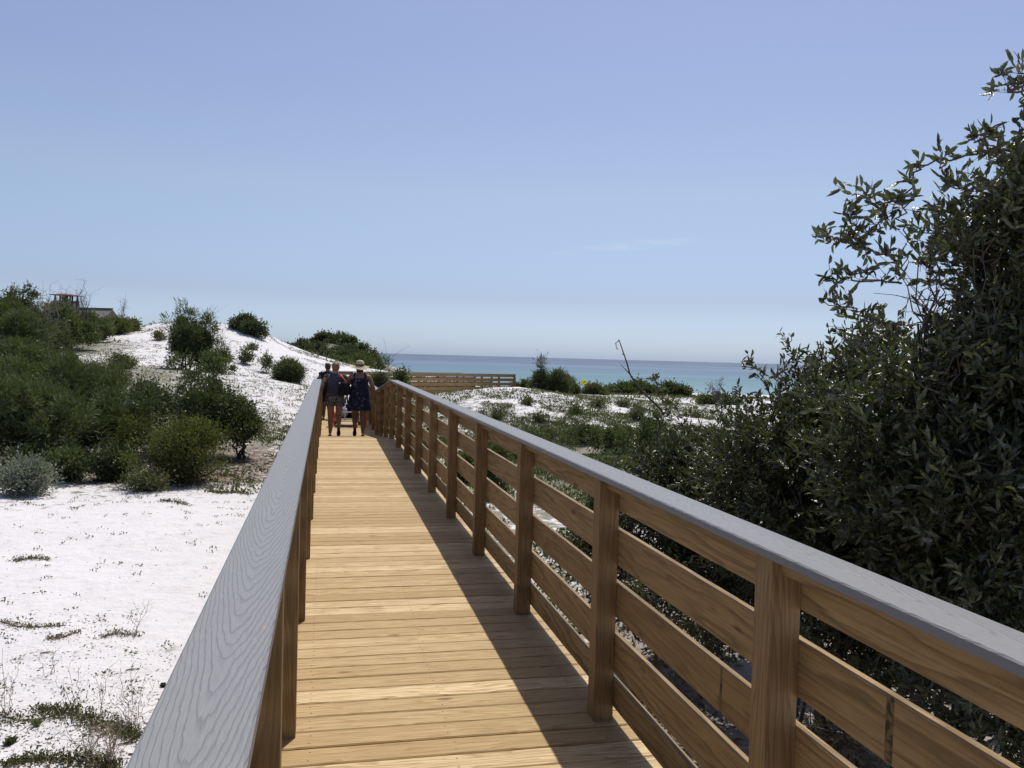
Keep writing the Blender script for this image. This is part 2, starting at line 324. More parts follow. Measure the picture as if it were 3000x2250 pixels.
# sea
def seamat():
    t = NT('sea_water'); p = t.pos(); dp = t.node('ShaderNodeVectorMath', operation='DOT_PRODUCT'); t.set(dp.inputs[0], p); dp.inputs[1].default_value = (_f[0], _f[1], 0)
    rt = t.node('ShaderNodeVectorMath', operation='DOT_PRODUCT'); t.set(rt.inputs[0], p); rt.inputs[1].default_value = (_r[0], _r[1], 0)
    d = dp.outputs['Value']; lg = t.math('LOGARITHM', t.math('MAXIMUM', d, 10), 10.0)       # 2.35 shore .. 4.3
    cb = t.node('ShaderNodeCombineXYZ'); t.set(cb.inputs[0], t.math('MULTIPLY', rt.outputs['Value'], .0012)); t.set(cb.inputs[1], t.math('MULTIPLY', lg, 9.0))
    bn = t.noise(cb.outputs[0], 1.6, 5, .6)
    x = t.math('MULTIPLY', t.math('SUBTRACT', lg, 2.3), .55); x = t.math('ADD', x, t.math('MULTIPLY', t.math('SUBTRACT', bn, .5), .16))
    c = t.ramp(x, [(0, (.20, .30, .29)), (.05, (.135, .235, .255)), (.16, (.090, .185, .215)), (.28, (.085, .150, .205)), (.36, (.105, .155, .225)), (.44, (.078, .115, .175)), (.6, (.072, .100, .155)), (1, (.085, .110, .165))])
    c = t.mix(t.ramp(bn, [(.55, 0), (.62, .55)]), c, (.17, .24, .32))
    w = t.noise(t.mapv(p, (.5, .5, .5)), 1.0, 3, .6); w2 = t.noise(t.mapv(p, (.05, .05, .05)), 1.0, 3, .6); t.bump(t.math('ADD', w, w2), .25, .3)
    return t.fin(c, .5, .25)
def quadgrid(pts2, z): return [(p[0], p[1], z) for p in pts2]
def fr(lat, dep): return (_r[0]*lat+_f[0]*dep, _r[1]*lat+_f[1]*dep)
sv, sf = [], []
deps = [195, 260, 400, 800, 2000, 6000, 40000]
for i, dpt in enumerate(deps):
    w = max(900, dpt*2.2)
    for k in range(5): sv.append((*fr(-w+w*k/2, dpt), -7.0))
for i in range(len(deps)-1):
    for k in range(4): q = i*5+k; sf.append((q, q+1, q+6, q+5))
sea = mesh_np('sea', sv, np.array(sf).ravel(), [4]*len(sf), seamat()); tag(sea, 'calm teal to deep blue sea reaching the horizon', 'sea', kind='structure')
# ------------------------------------------------------------------ boardwalk
XR, XL, Y0, YL0, SP = 1.175, -.0957, 3.4293, 3.4746, 1.524
W1 = Y0+8*SP; W2 = 20.35; ZL = -.40
def dz(y): return 0.0 if y <= W1 else (ZL*(y-W1)/(W2-W1) if y < W2 else ZL)
TOPP, BOARDS = 1.073, [(.93, 1.071), (.695, .848), (.458, .612), (.224, .380), (.060, .180)]
bw = empty('boardwalk', (0, 0, 0)); tag(bw, 'long sunlit pine boardwalk with grey capped railings leading to the sea', 'boardwalk')
dk = MB(); y = -1.5
DX0, DX1 = XL-.089-.055, XR+.089+.055
while y < 38.2:
    w = .1345+random.uniform(-.002, .002); t = random.random(); j = random.uniform(-.0015, .0015)
    A = np.array([DX0+random.uniform(-.006, .006), y, dz(y)+j]); B = np.array([DX1+random.uniform(-.006, .006), y+random.uniform(-.002, .002), dz(y)+j])
    sl = (dz(y+w)-dz(y))/w
    dk.prism(A, B, (0, 1, sl), 0, w, -.038, 0, tint=t, ch=.005)
    if y < 6.5:
        for xs in (DX0+.2, .54+random.uniform(-.01, .01), DX1-.13):
            for q in (.035, w-.035):
                cx, cy2 = xs+random.uniform(-.006, .006), y+q+random.uniform(-.004, .004)
                dk.rings([(cx, cy2, dz(y)+j-.004, .0034, .0034), (cx, cy2, dz(y)+j+.0006, .0034, .0034)], k=6, m=1)
    y += w+random.uniform(.006, .0115)
# turned far section
FA = np.array([1.20, 38.5, ZL]); FB = np.array([10.35, 46.3, -.50]); d2 = (FB-FA); L2 = math.hypot(d2[0], d2[1]); d2h = np.array([d2[0]/L2, d2[1]/L2, 0]); n2 = np.array([-d2h[1], d2h[0], 0])
q = -1.6
while q < L2+.2:
    A = FA+d2*(q/L2)+n2*(-.14); B = A+n2*1.55
    dk.prism(A, B, d2h, 0, .1375, -.038, 0.001, ch=0); q += .1425
FC = FB+np.array([1.1, 4.2, -1.7])
for i in range(16):
    A = FB+d2h*.25+(FC-FB)*(i/16)+[0, 0, -.05*(i % 2)*0]; dk.prism(A, A+np.array([-1.3, .25, 0]), (.25, .97, 0), 0, .27, -.04, 0, ch=0)
deck = dk.build('deck', [M_['deck'], M_['screw']], bw)
bm_ = MB()
for x in (DX0+.03, .54, DX1-.07):
    bm_.prism((x, -1.5, -.232), (x, W1, -.232), (1, 0, 0), 0, .04, 0, .19); bm_.prism((x, W1, -.232), (x, W2, -.232+ZL), (1, 0, 0), 0, .04, 0, .19); bm_.prism((x, W2, -.232+ZL), (x, 38.4, -.232+ZL), (1, 0, 0), 0, .04, 0, .19)
for s_ in (-.12, 1.3): bm_.prism(FA+n2*s_, FB+n2*s_, n2, 0, .04, -.23, -.042)
bm_.build('joist', M_['beam'], bw)
for k, yy in enumerate(np.arange(.6, 38, 3.05)):
    for x in (DX0+.08, DX1-.2):
        pm = MB(); z0 = gz(x, yy)-.3; pm.box((x, yy, (z0+dz(yy)-.233)/2), (.12, .12, dz(yy)-.233-z0)); pm.build('support_post', M_['beam'], bw)
for q in np.arange(.3, L2, 2.2):
    for s_ in (.0, 1.2):
        P = FA+d2*(q/L2)+n2*s_; z0 = gz(P[0], P[1])-.3; pm = MB(); pm.box((P[0], P[1], (z0+P[2]-.24)/2), (.14, .14, P[2]-.24-z0)); pm.build('support_post', M_['beam'], bw)
def railing(path, n, dists, label, capjoints=None, far=False):
    """path: list of deck-level 3D points of the post inner-face line; n outward normal; dists: post positions along the path."""
    path = [np.array(p, float) for p in path]; n = np.array(n, float)
    seg = [np.linalg.norm((b-a)[:2]) for a, b in zip(path, path[1:])]; cum = np.r_[0, np.cumsum(seg)]
    def P(s):
        i = min(max(np.searchsorted(cum, s, side='right')-1, 0), len(seg)-1); t = (s-cum[i])/seg[i]; return path[i]+(path[i+1]-path[i])*t
    def pieces(cuts, gap=.0015):
        cs = sorted(set([round(float(c), 4) for c in list(cuts)+list(cum)])); cs = [c for c in cs if cum[0]-1e-6 <= c <= cum[-1]+1e-6]
        for a, b in zip(cs, cs[1:]):
            if b-a > .02: yield P(a+(gap if a not in [round(float(c), 4) for c in cum[1:-1]] else 0)), P(b-(gap if b not in [round(float(c), 4) for c in cum[1:-1]] else 0))
    sub = MB(); prev = cum[0]
    ds = sorted(dists)
    for a, b in zip([cum[0]-.089]+ds, ds+[cum[-1]]):
        if b-a > .15:
            s0, s1 = max(a+.09, cum[0]), b-.001
            mids = [c for c in cum if s0 < c < s1]
            for u, v in zip([s0]+mids, mids+[s1]): sub.prism(P(u), P(v), n, .027, .086, TOPP-.040, TOPP-.001)
    rl = sub.build('railing', M_['rail'], bw); rl['label'] = label
    for (c, d) in BOARDS:
        m = MB(); off = random.choice([0, 1])
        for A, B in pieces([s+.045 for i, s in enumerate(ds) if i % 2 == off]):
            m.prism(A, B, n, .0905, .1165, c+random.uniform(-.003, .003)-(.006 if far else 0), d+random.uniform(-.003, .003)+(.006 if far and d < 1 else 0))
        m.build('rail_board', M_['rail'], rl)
    for s in ds:
        p = P(s); dr = (P(s+.05)-p); dr[2] = 0; dr /= np.linalg.norm(dr)
        m = MB(); o1 = random.random()*30
        # vertical post: length axis is z, so swap roles
        A = p+n*.0445+dr*.0445+np.array([0, 0, -.03]); B = A.copy(); zt = P(s+.045)[2]+TOPP-.0015; B[2] = zt
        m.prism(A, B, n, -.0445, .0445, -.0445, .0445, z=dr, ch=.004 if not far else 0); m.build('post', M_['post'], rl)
    m = MB()
    for A, B in pieces(capjoints if capjoints is not None else np.arange(2.4, cum[-1], 3.66), .002):
        m.prism(A, B, n, -.012, .128, TOPP, TOPP+.025, tint=.5, off=(random.random()*20, 0), ch=.004)
    m.build('handrail_cap', M_['cap'], rl)
    return rl
ys = -1.6
random.seed(19)
pr = [(XR, ys, 0), (XR, W1+.03, 0), (XR, W2, ZL), (XR, 38.45, ZL)]
dR = [2.0-ys, .48-ys]+[Y0+SP*i-ys for i in range(9)]+[W1+.03-ys+SP*i-.0+.03 for i in range(1, 15)]
RRail = railing(pr, (1, 0, 0), dR, 'right hand pine railing', [6.66-ys, 8.26-ys, 11.9-ys, 18.0-ys, 25-ys, 31-ys])
st_ = NT('green_stain'); st_n = st_.noise(st_.obj(), 45, 3, .6); st_.fin(st_.mix(st_.ramp(st_n, [(.42, 0), (.58, 1)]), (.20, .13, .07), (.045, .055, .035)), .8, .1)
_d = FW+RT*(2605-1500)/F-UP*(2130-1125)/F; _y = _d[1]/_d[0]*(XR+.09); smk = MB(); smk.box((XR+.0900, _y, .771), (.0006, .026, .150)); smk.build('green_stain_mark', st_.m, RRail)
_d = FW+RT*(2112-1500)/F-UP*(2010-1125)/F; _y = _d[1]/_d[0]*(XR+.09); smk = MB(); smk.box((XR+.0900, _y, .535), (.0006, .014, .150)); smk.build('green_stain_mark', st_.m, RRail)
pl = [(XL, ys, 0), (XL, W1-.3, 0), (XL, W2, ZL), (XL, 39.05, ZL)]
dL = [2.14-ys, .6-ys]+[YL0+SP*i-ys for i in range(8)]+[W1-.3-ys+SP*i+.1 for i in range(1, 16)]
railing(pl, (-1, 0, 0), dL, 'left hand pine railing', [14.2-ys, 20-ys, 25.5-ys, 31-ys])
# far turned section: near rail faces us, back rail behind it
railing([FA+n2*.0, FB], -n2, [SP*i+.05 for i in range(8)], 'near side railing of the turned far section', far=True)
bs = FA+n2*1.27; be = FB+n2*1.27; l0 = bs + d2h*((XL-bs[0])/d2h[0]); l0[2] = ZL
railing([l0, bs, be], n2, [SP*i+.2 for i in range(9)], 'back railing of the turned far section', far=True)
dd = (FC-FB); ddn = np.array([dd[1], -dd[0], 0]); ddn /= np.linalg.norm(ddn)
railing([FB+d2h*.12, FC+d2h*.12], ddn, [.1, 1.5, 2.9, 4.2], 'railing of the far steps going down to the beach', far=True)
# ------------------------------------------------------------------ foliage tools
def orient(n, up_bias=.3, out=None, rng=RNG):
    d = rng.normal(size=(n, 3)); d /= np.linalg.norm(d, axis=1)[:, None]
    if out is not None: d = d+out
    d[:, 2] += up_bias; d /= np.linalg.norm(d, axis=1)[:, None]+1e-9; return d
def leaves(P, D, L, Wd, fold=.35, near=False, tint=None, rng=RNG):
    """P base points, D directions, L lengths, Wd widths -> verts, faces (quads), tints"""
    n = len(P); s = np.cross(D, rng.normal(size=(n, 3))); s /= np.linalg.norm(s, axis=1)[:, None]+1e-9; up = np.cross(s, D)
    L = np.broadcast_to(L, (n,))[:, None]; Wd = np.broadcast_to(Wd, (n,))[:, None]
    if near:
        bend = rng.uniform(-.18, .25, (n, 1))
        tip = P+D*L+up*L*bend
        v = np.stack([P, P+D*L*.30+s*Wd*.46+up*Wd*fold, P+D*L*.68+s*Wd*.42+up*(Wd*fold+L*bend*.4), tip, P+D*L*.68-s*Wd*.42+up*(Wd*fold+L*bend*.4), P+D*L*.30-s*Wd*.46+up*Wd*fold], 1)
        i = np.arange(n)[:, None]*6; f = np.concatenate([i+[0, 1, 2, 3], i+[0, 3, 4, 5]], 1).reshape(-1, 4); k = 6
    else:
        v = np.stack([P, P+D*L*.5+s*Wd*.5+up*Wd*fold*.5, P+D*L, P+D*L*.5-s*Wd*.5], 1); i = np.arange(n)[:, None]*4; f = (i+[0, 1, 2, 3]); k = 4
    if tint is None: tint = np.stack([rng.random(n), np.zeros(n), np.zeros(n), np.ones(n)], -1)
    return v.reshape(-1, 3), f, np.repeat(tint, k, 0)
class Acc:
    def __init__(s): s.v = []; s.f = []; s.t = []; s.n = 0
    def add(s, v, f, t): s.v.append(v); s.f.append(f+s.n); s.t.append(t); s.n += len(v)
    def build(s, name, mat, parent=None):
        v = np.concatenate(s.v); f = np.concatenate(s.f); t = np.concatenate(s.t)
        return mesh_np(name, v, f.ravel(), np.full(len(f), 4), mat, parent, tint=t)
def tubes_np(segs, acc, k=3):     # segs: (A,B,ra,rb) arrays -> open tubes
    A, B, ra, rb = segs; d = B-A; d /= np.linalg.norm(d, axis=1)[:, None]+1e-9
    s = np.cross(d, [.3, .2, .93]); s /= np.linalg.norm(s, axis=1)[:, None]+1e-9; u = np.cross(d, s); n = len(A); vs = []
    for j in range(k):
        w = 2*math.pi*j/k; o = s*math.cos(w)+u*math.sin(w); vs += [A+o*ra[:, None], B+o*rb[:, None]]
    v = np.stack(vs, 1).reshape(-1, 3); i = np.arange(n)[:, None]*2*k; f = np.concatenate([i+[2*j, 2*((j+1) % k), 2*((j+1) % k)+1, 2*j+1] for j in range(k)], 1).reshape(-1, 4)
    t = np.repeat(np.stack([RNG.random(n)]*3+[np.ones(n)], -1), 2*k, 0); acc.add(v, f, t)
def curve(p0, p1, n, sag, jit):
    t = np.linspace(0, 1, n)[:, None]; c = p0+(p1-p0)*t; c = c+np.array([0, 0, 1])*sag*np.sin(t*math.pi); c[1:-1] += RNG.normal(size=(n-2, 3))*jit; return c
def add_poly(acc, pts, r0, r1, k=5):
    pts = np.asarray(pts); r = np.linspace(r0, r1, len(pts)); tubes_np((pts[:-1], pts[1:], r[:-1], r[1:]), acc, k)
KIND = {  # leaf length, width, material, per-clump leaves, clump radius frac, dir bias
 'waxy': dict(L=.058, W=.019, m='leaf_waxy'), 'green': dict(L=.075, W=.030, m='leaf_green'), 'dark': dict(L=.065, W=.034, m='leaf_dark'),
 'yellow': dict(L=.050, W=.022, m='leaf_yellow'), 'pine': dict(L=.13, W=.017, m='leaf_pine'), 'silver': dict(L=.055, W=.026, m='leaf_silver'), 'scrub': dict(L=.07, W=.026, m='leaf_scrub')}
def shrub(name, label, cat, px, D, wpx, ytop, kind, nleaf, group=None, ry=1.0, lobes=9, sink=.1, stems=5, bare=0, low=.1, gapt=-.27, scale=1.0, bark='bark', youth=.06, ball=False, zoff=0):
    """a bush: px centre, D distance, wpx width in photo px, ytop photo height of its crown"""
    base = at(px, 1050, D); X, Y = base[0], base[1]; z0 = gz(X, Y)+zoff; W = wpx/F*D; H = (at(px, ytop, D)[2]-z0)*1.04; scale = max(scale, min(3.2, D/21)); nleaf = int(nleaf*1.25)
    H = max(H, .12); root = empty(name, (X, Y, z0)); tag(root, label, cat, group); K = KIND[kind]; rng = RNG
    acc = Acc(); cl = []
    nl = int(max(3, lobes*1.7))
    if ball: cen = np.array([[0, 0, H*.48]]); rad = np.array([[W*.5, W*.5*ry, H*.5]])
    else:
        a = rng.uniform(0, 2*math.pi, nl); q = np.sqrt(rng.random(nl))*.32
        hh = rng.uniform(low+.14, .80, nl)*H*(1-.55*(q/.32)**2*rng.random(nl)); hh[0] = H*.74; q[0] = .05
        cen = np.stack([np.cos(a)*q*W, np.sin(a)*q*W*ry, hh], -1)
        rx = W*rng.uniform(.10, .21, nl); rad = np.stack([rx, rx*ry, np.minimum(rx*rng.uniform(.7, 1.0, nl), H*.3)], -1); rad[0, 2] = H*.26
        far_ = np.argsort(-q)[:2]; cen[far_[0], 0] = -W*.30; cen[far_[-1], 0] = W*.30; cen[far_, 2] = H*rng.uniform(.3, .5, len(far_))
    vol = rad.prod(1)**(2/3); pick = rng.choice(len(cen), size=max(20, nleaf//48), p=vol/vol.sum())
    d = orient(len(pick), .25); rr_ = rng.uniform(.55, 1.06, len(pick))**.7
    cc = cen[pick]+d*rad[pick]*rr_[:, None]; cc[:, 2] = np.maximum(cc[:, 2], low*H*.5+rng.random(len(cc))*.05)
    # gaps: drop clumps by noise
    keep = vnoise(cc[:, 0]*2.1/scale+50, cc[:, 2]*2.4/scale+cc[:, 1]*1.7, 9) > gapt; cc = cc[keep]; d = d[keep]
    n = nleaf; ci = rng.integers(0, len(cc), n); cr = (.125 if kind != 'pine' else .11)*scale**.6*rng.uniform(.6, 1.4, len(cc))[ci][:, None]
    off = rng.normal(size=(n, 3))*cr*.62; P = cc[ci]+off
    bright = np.clip(rng.random(len(cc))**.8*.75+.55*(cc[:, 2]/H-.42), 0, 1)  # higher clumps tinted lighter, painting sunlit tops and darker undersides into the leaf colour
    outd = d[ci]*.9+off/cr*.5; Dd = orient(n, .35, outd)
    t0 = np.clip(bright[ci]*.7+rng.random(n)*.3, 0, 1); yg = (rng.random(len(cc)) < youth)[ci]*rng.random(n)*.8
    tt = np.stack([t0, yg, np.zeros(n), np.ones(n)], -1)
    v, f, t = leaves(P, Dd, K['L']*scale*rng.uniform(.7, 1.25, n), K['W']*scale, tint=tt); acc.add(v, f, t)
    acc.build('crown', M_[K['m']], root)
    sa = Acc(); stems = max(3, stems)
    for k in range(stems):
        c0 = cc[rng.integers(0, len(cc))]; p0 = np.array([rng.normal()*.05*W, rng.normal()*.05*W, -sink]); pts = curve(p0, c0, 6, 0, .03*H); add_poly(sa, pts, .012+.012*H, .005)
        for j in range(3):
            c1 = cc[rng.integers(0, len(cc))]; s0 = pts[rng.integers(2, 5)]
            if np.linalg.norm(c1-s0) < W*.6: add_poly(sa, curve(s0, c1, 5, 0, .03*H), .008+.004*H, .003, 4)
    for k in range(bare):
        c0 = cc[rng.integers(0, len(cc))]; c0 = c0*np.array([.8, .8, 1]); tip = c0+np.array([rng.normal()*.25, rng.normal()*.2, .25+rng.random()*.5])*max(.5, H*.35)
        pts = curve(c0*.7, tip, 6, .02, .03*H); add_poly(sa, pts, .012, .004, 3)
        for j in range(5): s0 = pts[rng.integers(2, 6)]; add_poly(sa, curve(s0, s0+rng.normal(size=3)*.16*H+[0, 0, .12*H], 4, 0, .012), .006, .003, 3)
    sa.build('stem', M_[bark], root)
    return root
def bare_shrub(label, px, D, wpx, ytop, ybase, n=7, mat='barkpale', cat='shrub'):
    base = at(px, ybase, D); X, Y = base[0], base[1]; z0 = gz(X, Y); H = at(px, ytop, D)[2]-z0; W = wpx/F*D; r = empty('bare_shrub', (X, Y, z0)); tag(r, label, cat); sa = Acc(); tw = Acc()
    for k in range(n):
        tip = np.array([RNG.uniform(-.5, .5)*W, RNG.uniform(-.3, .3)*W, H*RNG.uniform(.65, 1.0)]); pts = curve(np.array([RNG.normal()*.04, 0, -.1]), tip, 8, 0, .05*H/2); add_poly(sa, pts, .03*H/2+.006, .006, 4)
        for j in range(12):
            s0 = pts[RNG.integers(2, 8)]; e = s0+np.array([RNG.normal()*.16*W, RNG.normal()*.1*W, abs(RNG.normal())*.16*H]); q = curve(s0, e, 5, 0, .03); add_poly(tw, q, .009, .004, 3)
            for m in range(3): s1 = q[RNG.integers(1, 5)]; add_poly(tw, curve(s1, s1+RNG.normal(size=3)*.10*H*[1, 1, .6]+[0, 0, .05*H], 3, 0, .01), .005, .003, 3)
    sa.build('stem', M_[mat], r); tw.build('twig', M_[mat], r); return r
def gpt(px, py):              # where the sight line through a measured spot meets the sand
    d = FW + RT*(px-1500)/F - UP*(py-1125)/F; z = -.8
    for _ in range(12):
        t = (z-EYE)/d[2]; P = CAM+d*t; z = gz(P[0], P[1])*.7+z*.3
    return np.array([P[0], P[1], gz(P[0], P[1])])
def depth(P): return float(P[0]*_f[0]+P[1]*_f[1])
def ytop_of(px, D, h):        # photo height of a plant h metres tall at px, D
    p = at(px, 1050, D); z = gz(p[0], p[1])+h; v = np.array([p[0], p[1], z])-CAM; return 1125-F*(v@UP)/(v@FW)
# --- left bush belt -------------------------------------------------
LB = [('leafy_shrub', 'mid green feathery shrub cut by the left edge of the photo', -70, 14.8, 380, 1120, 'pine', 15000, {}),
 ('leafy_shrub', 'dense green shrub standing right behind the silvery bush', 130, 15.6, 430, 1150, 'pine', 17000, {}),
 ('leafy_shrub', 'rounded green shrub to the left of the yellow green bush', 330, 16.8, 300, 1165, 'pine', 12000, {}),
 ('oak_shrub', 'broad dark leaved oak shrub beside the left railing', 575, 17.2, 400, 1096, 'dark', 17000, dict(lobes=16, low=.0, gapt=-.2)),
 ('oak_shrub', 'dark oak shrub spreading twigs toward the boardwalk cap', 705, 17.6, 190, 1160, 'green', 5000, dict(lobes=9, gapt=-.12, bare=5, low=0)),
 ('leafy_shrub', 'low green shrub in the shade right of the silvery bush', 215, 14.3, 150, 1330, 'green', 3600, dict(low=0)),
 ('leafy_shrub', 'low dark shrub filling the gap left of the yellow green bush', 325, 14.5, 140, 1320, 'dark', 3600, dict(low=0)),
 ('leafy_shrub', 'low dark shrub tucked behind the silvery bush', 90, 14.4, 170, 1320, 'dark', 3600, dict(low=0)),
 ('leafy_shrub', 'large green shrub in the second row at the left edge', 20, 19.5, 440, 1058, 'green', 14000, {}),
 ('leafy_shrub', 'bright green shrub in the middle of the left thicket', 215, 20, 320, 1052, 'pine', 15000, {}),
 ('leafy_shrub', 'olive shrub behind the broad dark oak shrub', 425, 22, 180, 1108, 'green', 5000, {}),
 ('leafy_shrub', 'green shrub topping the thicket below the bare tree', 120, 25, 290, 1018, 'green', 10000, {}),
 ('leafy_shrub', 'dark shrub in the third row at the left edge', -30, 25, 330, 985, 'pine', 10000, {}),
 ('leafy_shrub', 'grey green low shrub at the foot of the white dune', 300, 27, 200, 1062, 'scrub', 5000, {}),
 ('pine_tree', 'tall bushy pine with ragged top at the far left', 48, 33, 190, 815, 'green', 16000, dict(lobes=12, low=.15)),
 ('pine_tree', 'dark pine partly outside the left edge', -50, 31, 240, 870, 'pine', 9000, dict(low=.05)),
 ('pine_tree', 'low dark pine under the tall ragged pine', 40, 30, 260, 930, 'pine', 10000, dict(low=0)),
 ('leafy_shrub', 'bushy green shrub in front of the house roof', 190, 42, 200, 903, 'green', 10000, dict(bare=4, low=0)),
 ('leafy_shrub', 'dark thicket shrub below the chimney', 130, 37, 220, 935, 'dark', 8000, dict(low=0)),
 ('leafy_shrub', 'olive shrub at the right end of the house roof', 262, 47, 160, 922, 'green', 8000, dict(bare=3, low=0)),
 ('leafy_shrub', 'yellowish green shrub on the ridge left of the white dune', 322, 51, 120, 934, 'yellow', 5500, dict(bare=3, low=0)),
 ('leafy_shrub', 'last small shrub before the bare white dune crest', 368, 54, 80, 938, 'green', 3200, dict(low=0)),
 ('low_shrub', 'thin brownish low shrub at the left foot of the white dune', 345, 33, 120, 1045, 'scrub', 1600, dict(low=0)),
 ('silver_shrub', 'silvery grey leaved bush at the left edge of the sand', 72, 13.0, 200, 1362, 'silver', 5200, dict(lobes=9, low=0)),
 ('yellow_shrub', 'rounded yellow green bush in front of the thicket', 516, 14.5, 300, 1236, 'yellow', 22000, dict(ball=False, lobes=14, low=0, youth=.3)),
 ('yellow_shrub', 'smaller olive bush left of the rounded yellow green bush', 400, 16.2, 130, 1225, 'yellow', 3800, dict(lobes=6, low=0)),
 ('low_shrub', 'low pale green plant spreading at the foot of the thicket', 432, 13.5, 130, 1396, 'scrub', 1500, dict(lobes=6, low=0, stems=3)),
 ('dune_pine', 'lone green pine on the white dune slope', 545, 40, 175, 898, 'pine', 13000, dict(gapt=-.20, ry=.8, lobes=14, bare=3, low=0)),
 ('dune_pine', 'half bare pine leaning at the right side of the lone dune pine', 618, 40.5, 115, 930, 'pine', 2600, dict(lobes=7, bare=14, low=0, bark='barkpale')),
 ('low_shrub', 'low green skirt of foliage at the foot of the lone dune pine', 600, 39.4, 190, 1036, 'green', 3600, dict(lobes=9, low=0)),
 ('low_shrub', 'small yellow green bush left of the lone dune pine', 462, 49, 36, 979, 'yellow', 700, dict(lobes=4, low=0, stems=2)),
 ('dune_shrub', 'dark shrub crowning the white dune top', 708, 56, 82, 932, 'dark', 3600, dict(low=0)),
 ('dune_shrub', 'dark shrub hanging down the right shoulder of the dune', 748, 55.5, 74, 946, 'dark', 2800, dict(low=0)),
 ('round_bush', 'neat round dark bush on white sand left of the people', 841, 36, 92, 1067, 'pine', 9000, dict(lobes=16, low=0, youth=.2)),
 ('low_shrub', 'small flat shrub on the dune right of the lone pine', 722, 46, 40, 1032, 'scrub', 700, dict(lobes=4, low=0, stems=2)),
 ('low_shrub', 'second small flat shrub nearer the round bush', 783, 45, 28, 1040, 'scrub', 500, dict(lobes=3, low=0, stems=2)),
 ('low_shrub', 'tiny shrub high on the dune shoulder', 738, 51, 18, 1018, 'scrub', 350, dict(lobes=3, low=0, stems=2)),
 ('juniper', 'green juniper beside the far corner of the boardwalk', 1128, 29, 88, 1056, 'pine', 6500, dict(bare=7, low=0, lobes=9)),
 ('juniper', 'small juniper at the start of the turned railing', 1178, 33, 46, 1082, 'green', 2200, dict(bare=4, low=0)),
 ('young_pine', 'slim young pine rising above the low dune shrubs', 1588, 46, 50, 1058, 'pine', 2600, dict(gapt=-.12, lobes=8, low=0, ry=.8)),
 ('dune_shrub', 'dark green shrub around the foot of the young pine', 1632, 46, 115, 1100, 'pine', 5200, dict(low=0)),
 ('dune_shrub', 'small upright shrub left of the yellow flag', 1678, 47, 36, 1116, 'green', 1500, dict(low=0, lobes=5)),
 ('dune_shrub', 'low green shrub between far railing and young pine', 1545, 49, 80, 1124, 'green', 2400, dict(low=0)),
 ('dune_shrub', 'grey brown scrub shrub below the yellow flag', 1740, 53, 80, 1136, 'scrub', 2600, dict(low=0)),
 ('dune_shrub', 'long dark mound shrub against the sea', 1858, 69, 170, 1126, 'green', 6500, dict(low=0, lobes=12)),
 ('dune_shrub', 'right shoulder of the dark mound near the shore', 1965, 66, 120, 1134, 'dark', 4500, dict(low=0, lobes=9)),
 ('dune_shrub', 'dark shrub under the bare twigs near the blue parasols', 2105, 43, 110, 1166, 'green', 3600, dict(low=0)),
 ('low_shrub', 'pale olive shrub on the ridge line above the path', 1655, 92, 120, 1140, 'scrub', 1800, dict(low=0, lobes=8)),
 ('low_shrub', 'thin shrub line seen against the water behind the flag', 1790, 96, 130, 1142, 'scrub', 1800, dict(low=0, lobes=8)),
 ('leafy_shrub', 'dark green shrub beyond the middle of the right railing', 1560, 21.5, 250, 1266, 'scrub', 6500, dict(low=0)),
 ('leafy_shrub', 'round green shrub at the edge of the white hump', 1715, 24.5, 190, 1252, 'scrub', 5000, dict(low=0)),
 ('leafy_shrub', 'loose olive shrub left of the tall waxy thicket', 1820, 23, 210, 1252, 'green', 5200, dict(low=0)),
 ('leafy_shrub', 'broad dark shrub half hidden by the waxy thicket', 1920, 20, 260, 1222, 'green', 8000, dict(low=0)),
 ('leafy_shrub', 'low glossy shrub just over the grey cap in mid right', 1815, 13.5, 190, 1348, 'green', 5200, dict(low=0)),
 ('leafy_shrub', 'green shrub seen through the gaps beside the fifth post', 1455, 15, 120, 1300, 'green', 3600, dict(low=0)),
 ('leafy_shrub', 'small green bush seen between the boards near the ramp', 1275, 19, 70, 1225, 'yellow', 2200, dict(low=0)),
 ('leafy_shrub', 'bush seen through the far boards of the right railing', 1215, 21, 60, 1222, 'green', 1800, dict(low=0)),
 ('leafy_shrub', 'dark bush low behind the sixth and seventh posts', 1370, 16.5, 110, 1330, 'green', 2800, dict(low=0)),
]
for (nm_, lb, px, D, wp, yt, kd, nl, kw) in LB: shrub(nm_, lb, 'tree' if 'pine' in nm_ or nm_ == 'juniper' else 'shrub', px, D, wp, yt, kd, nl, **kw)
bare_shrub('bare grey branching tree in front of the chimney', 115, 33, 150, 862, 1100, n=11)
bare_shrub('leafless twiggy shrub right of the chimney', 232, 45, 60, 842, 960, n=6, mat='bark')
bare_shrub('thin leafless twigs on the ridge right of the house', 352, 52, 46, 890, 960, n=4, mat='bark')
bare_shrub('leafless shrub standing near the blue parasols', 2102, 41, 66, 1112, 1190, n=5, mat='bark')
for (px, D, wp, yt) in [(868, 84, 78, 1013), (912, 85, 92, 995), (955, 85, 100, 981), (1000, 85, 96, 985), (1042, 84, 84, 1004), (1076, 83, 66, 1028), (1104, 82, 50, 1050),
                        (895, 79, 110, 1016), (955, 79, 120, 1006), (1015, 79, 110, 1016), (1062, 78, 84, 1040), (935, 74, 140, 1034), (1000, 74, 120, 1034), (1050, 73, 90, 1052), (975, 70, 130, 1050)]:
    shrub('hill_shrub', 'wind clipped dark shrub on the green hill behind the people', 'shrub', px, D, wp, yt, 'dark' if RNG.random() < .8 else 'green', 2400, group='shrubs covering the green hill', low=0, lobes=7, stems=2, scale=2.0)
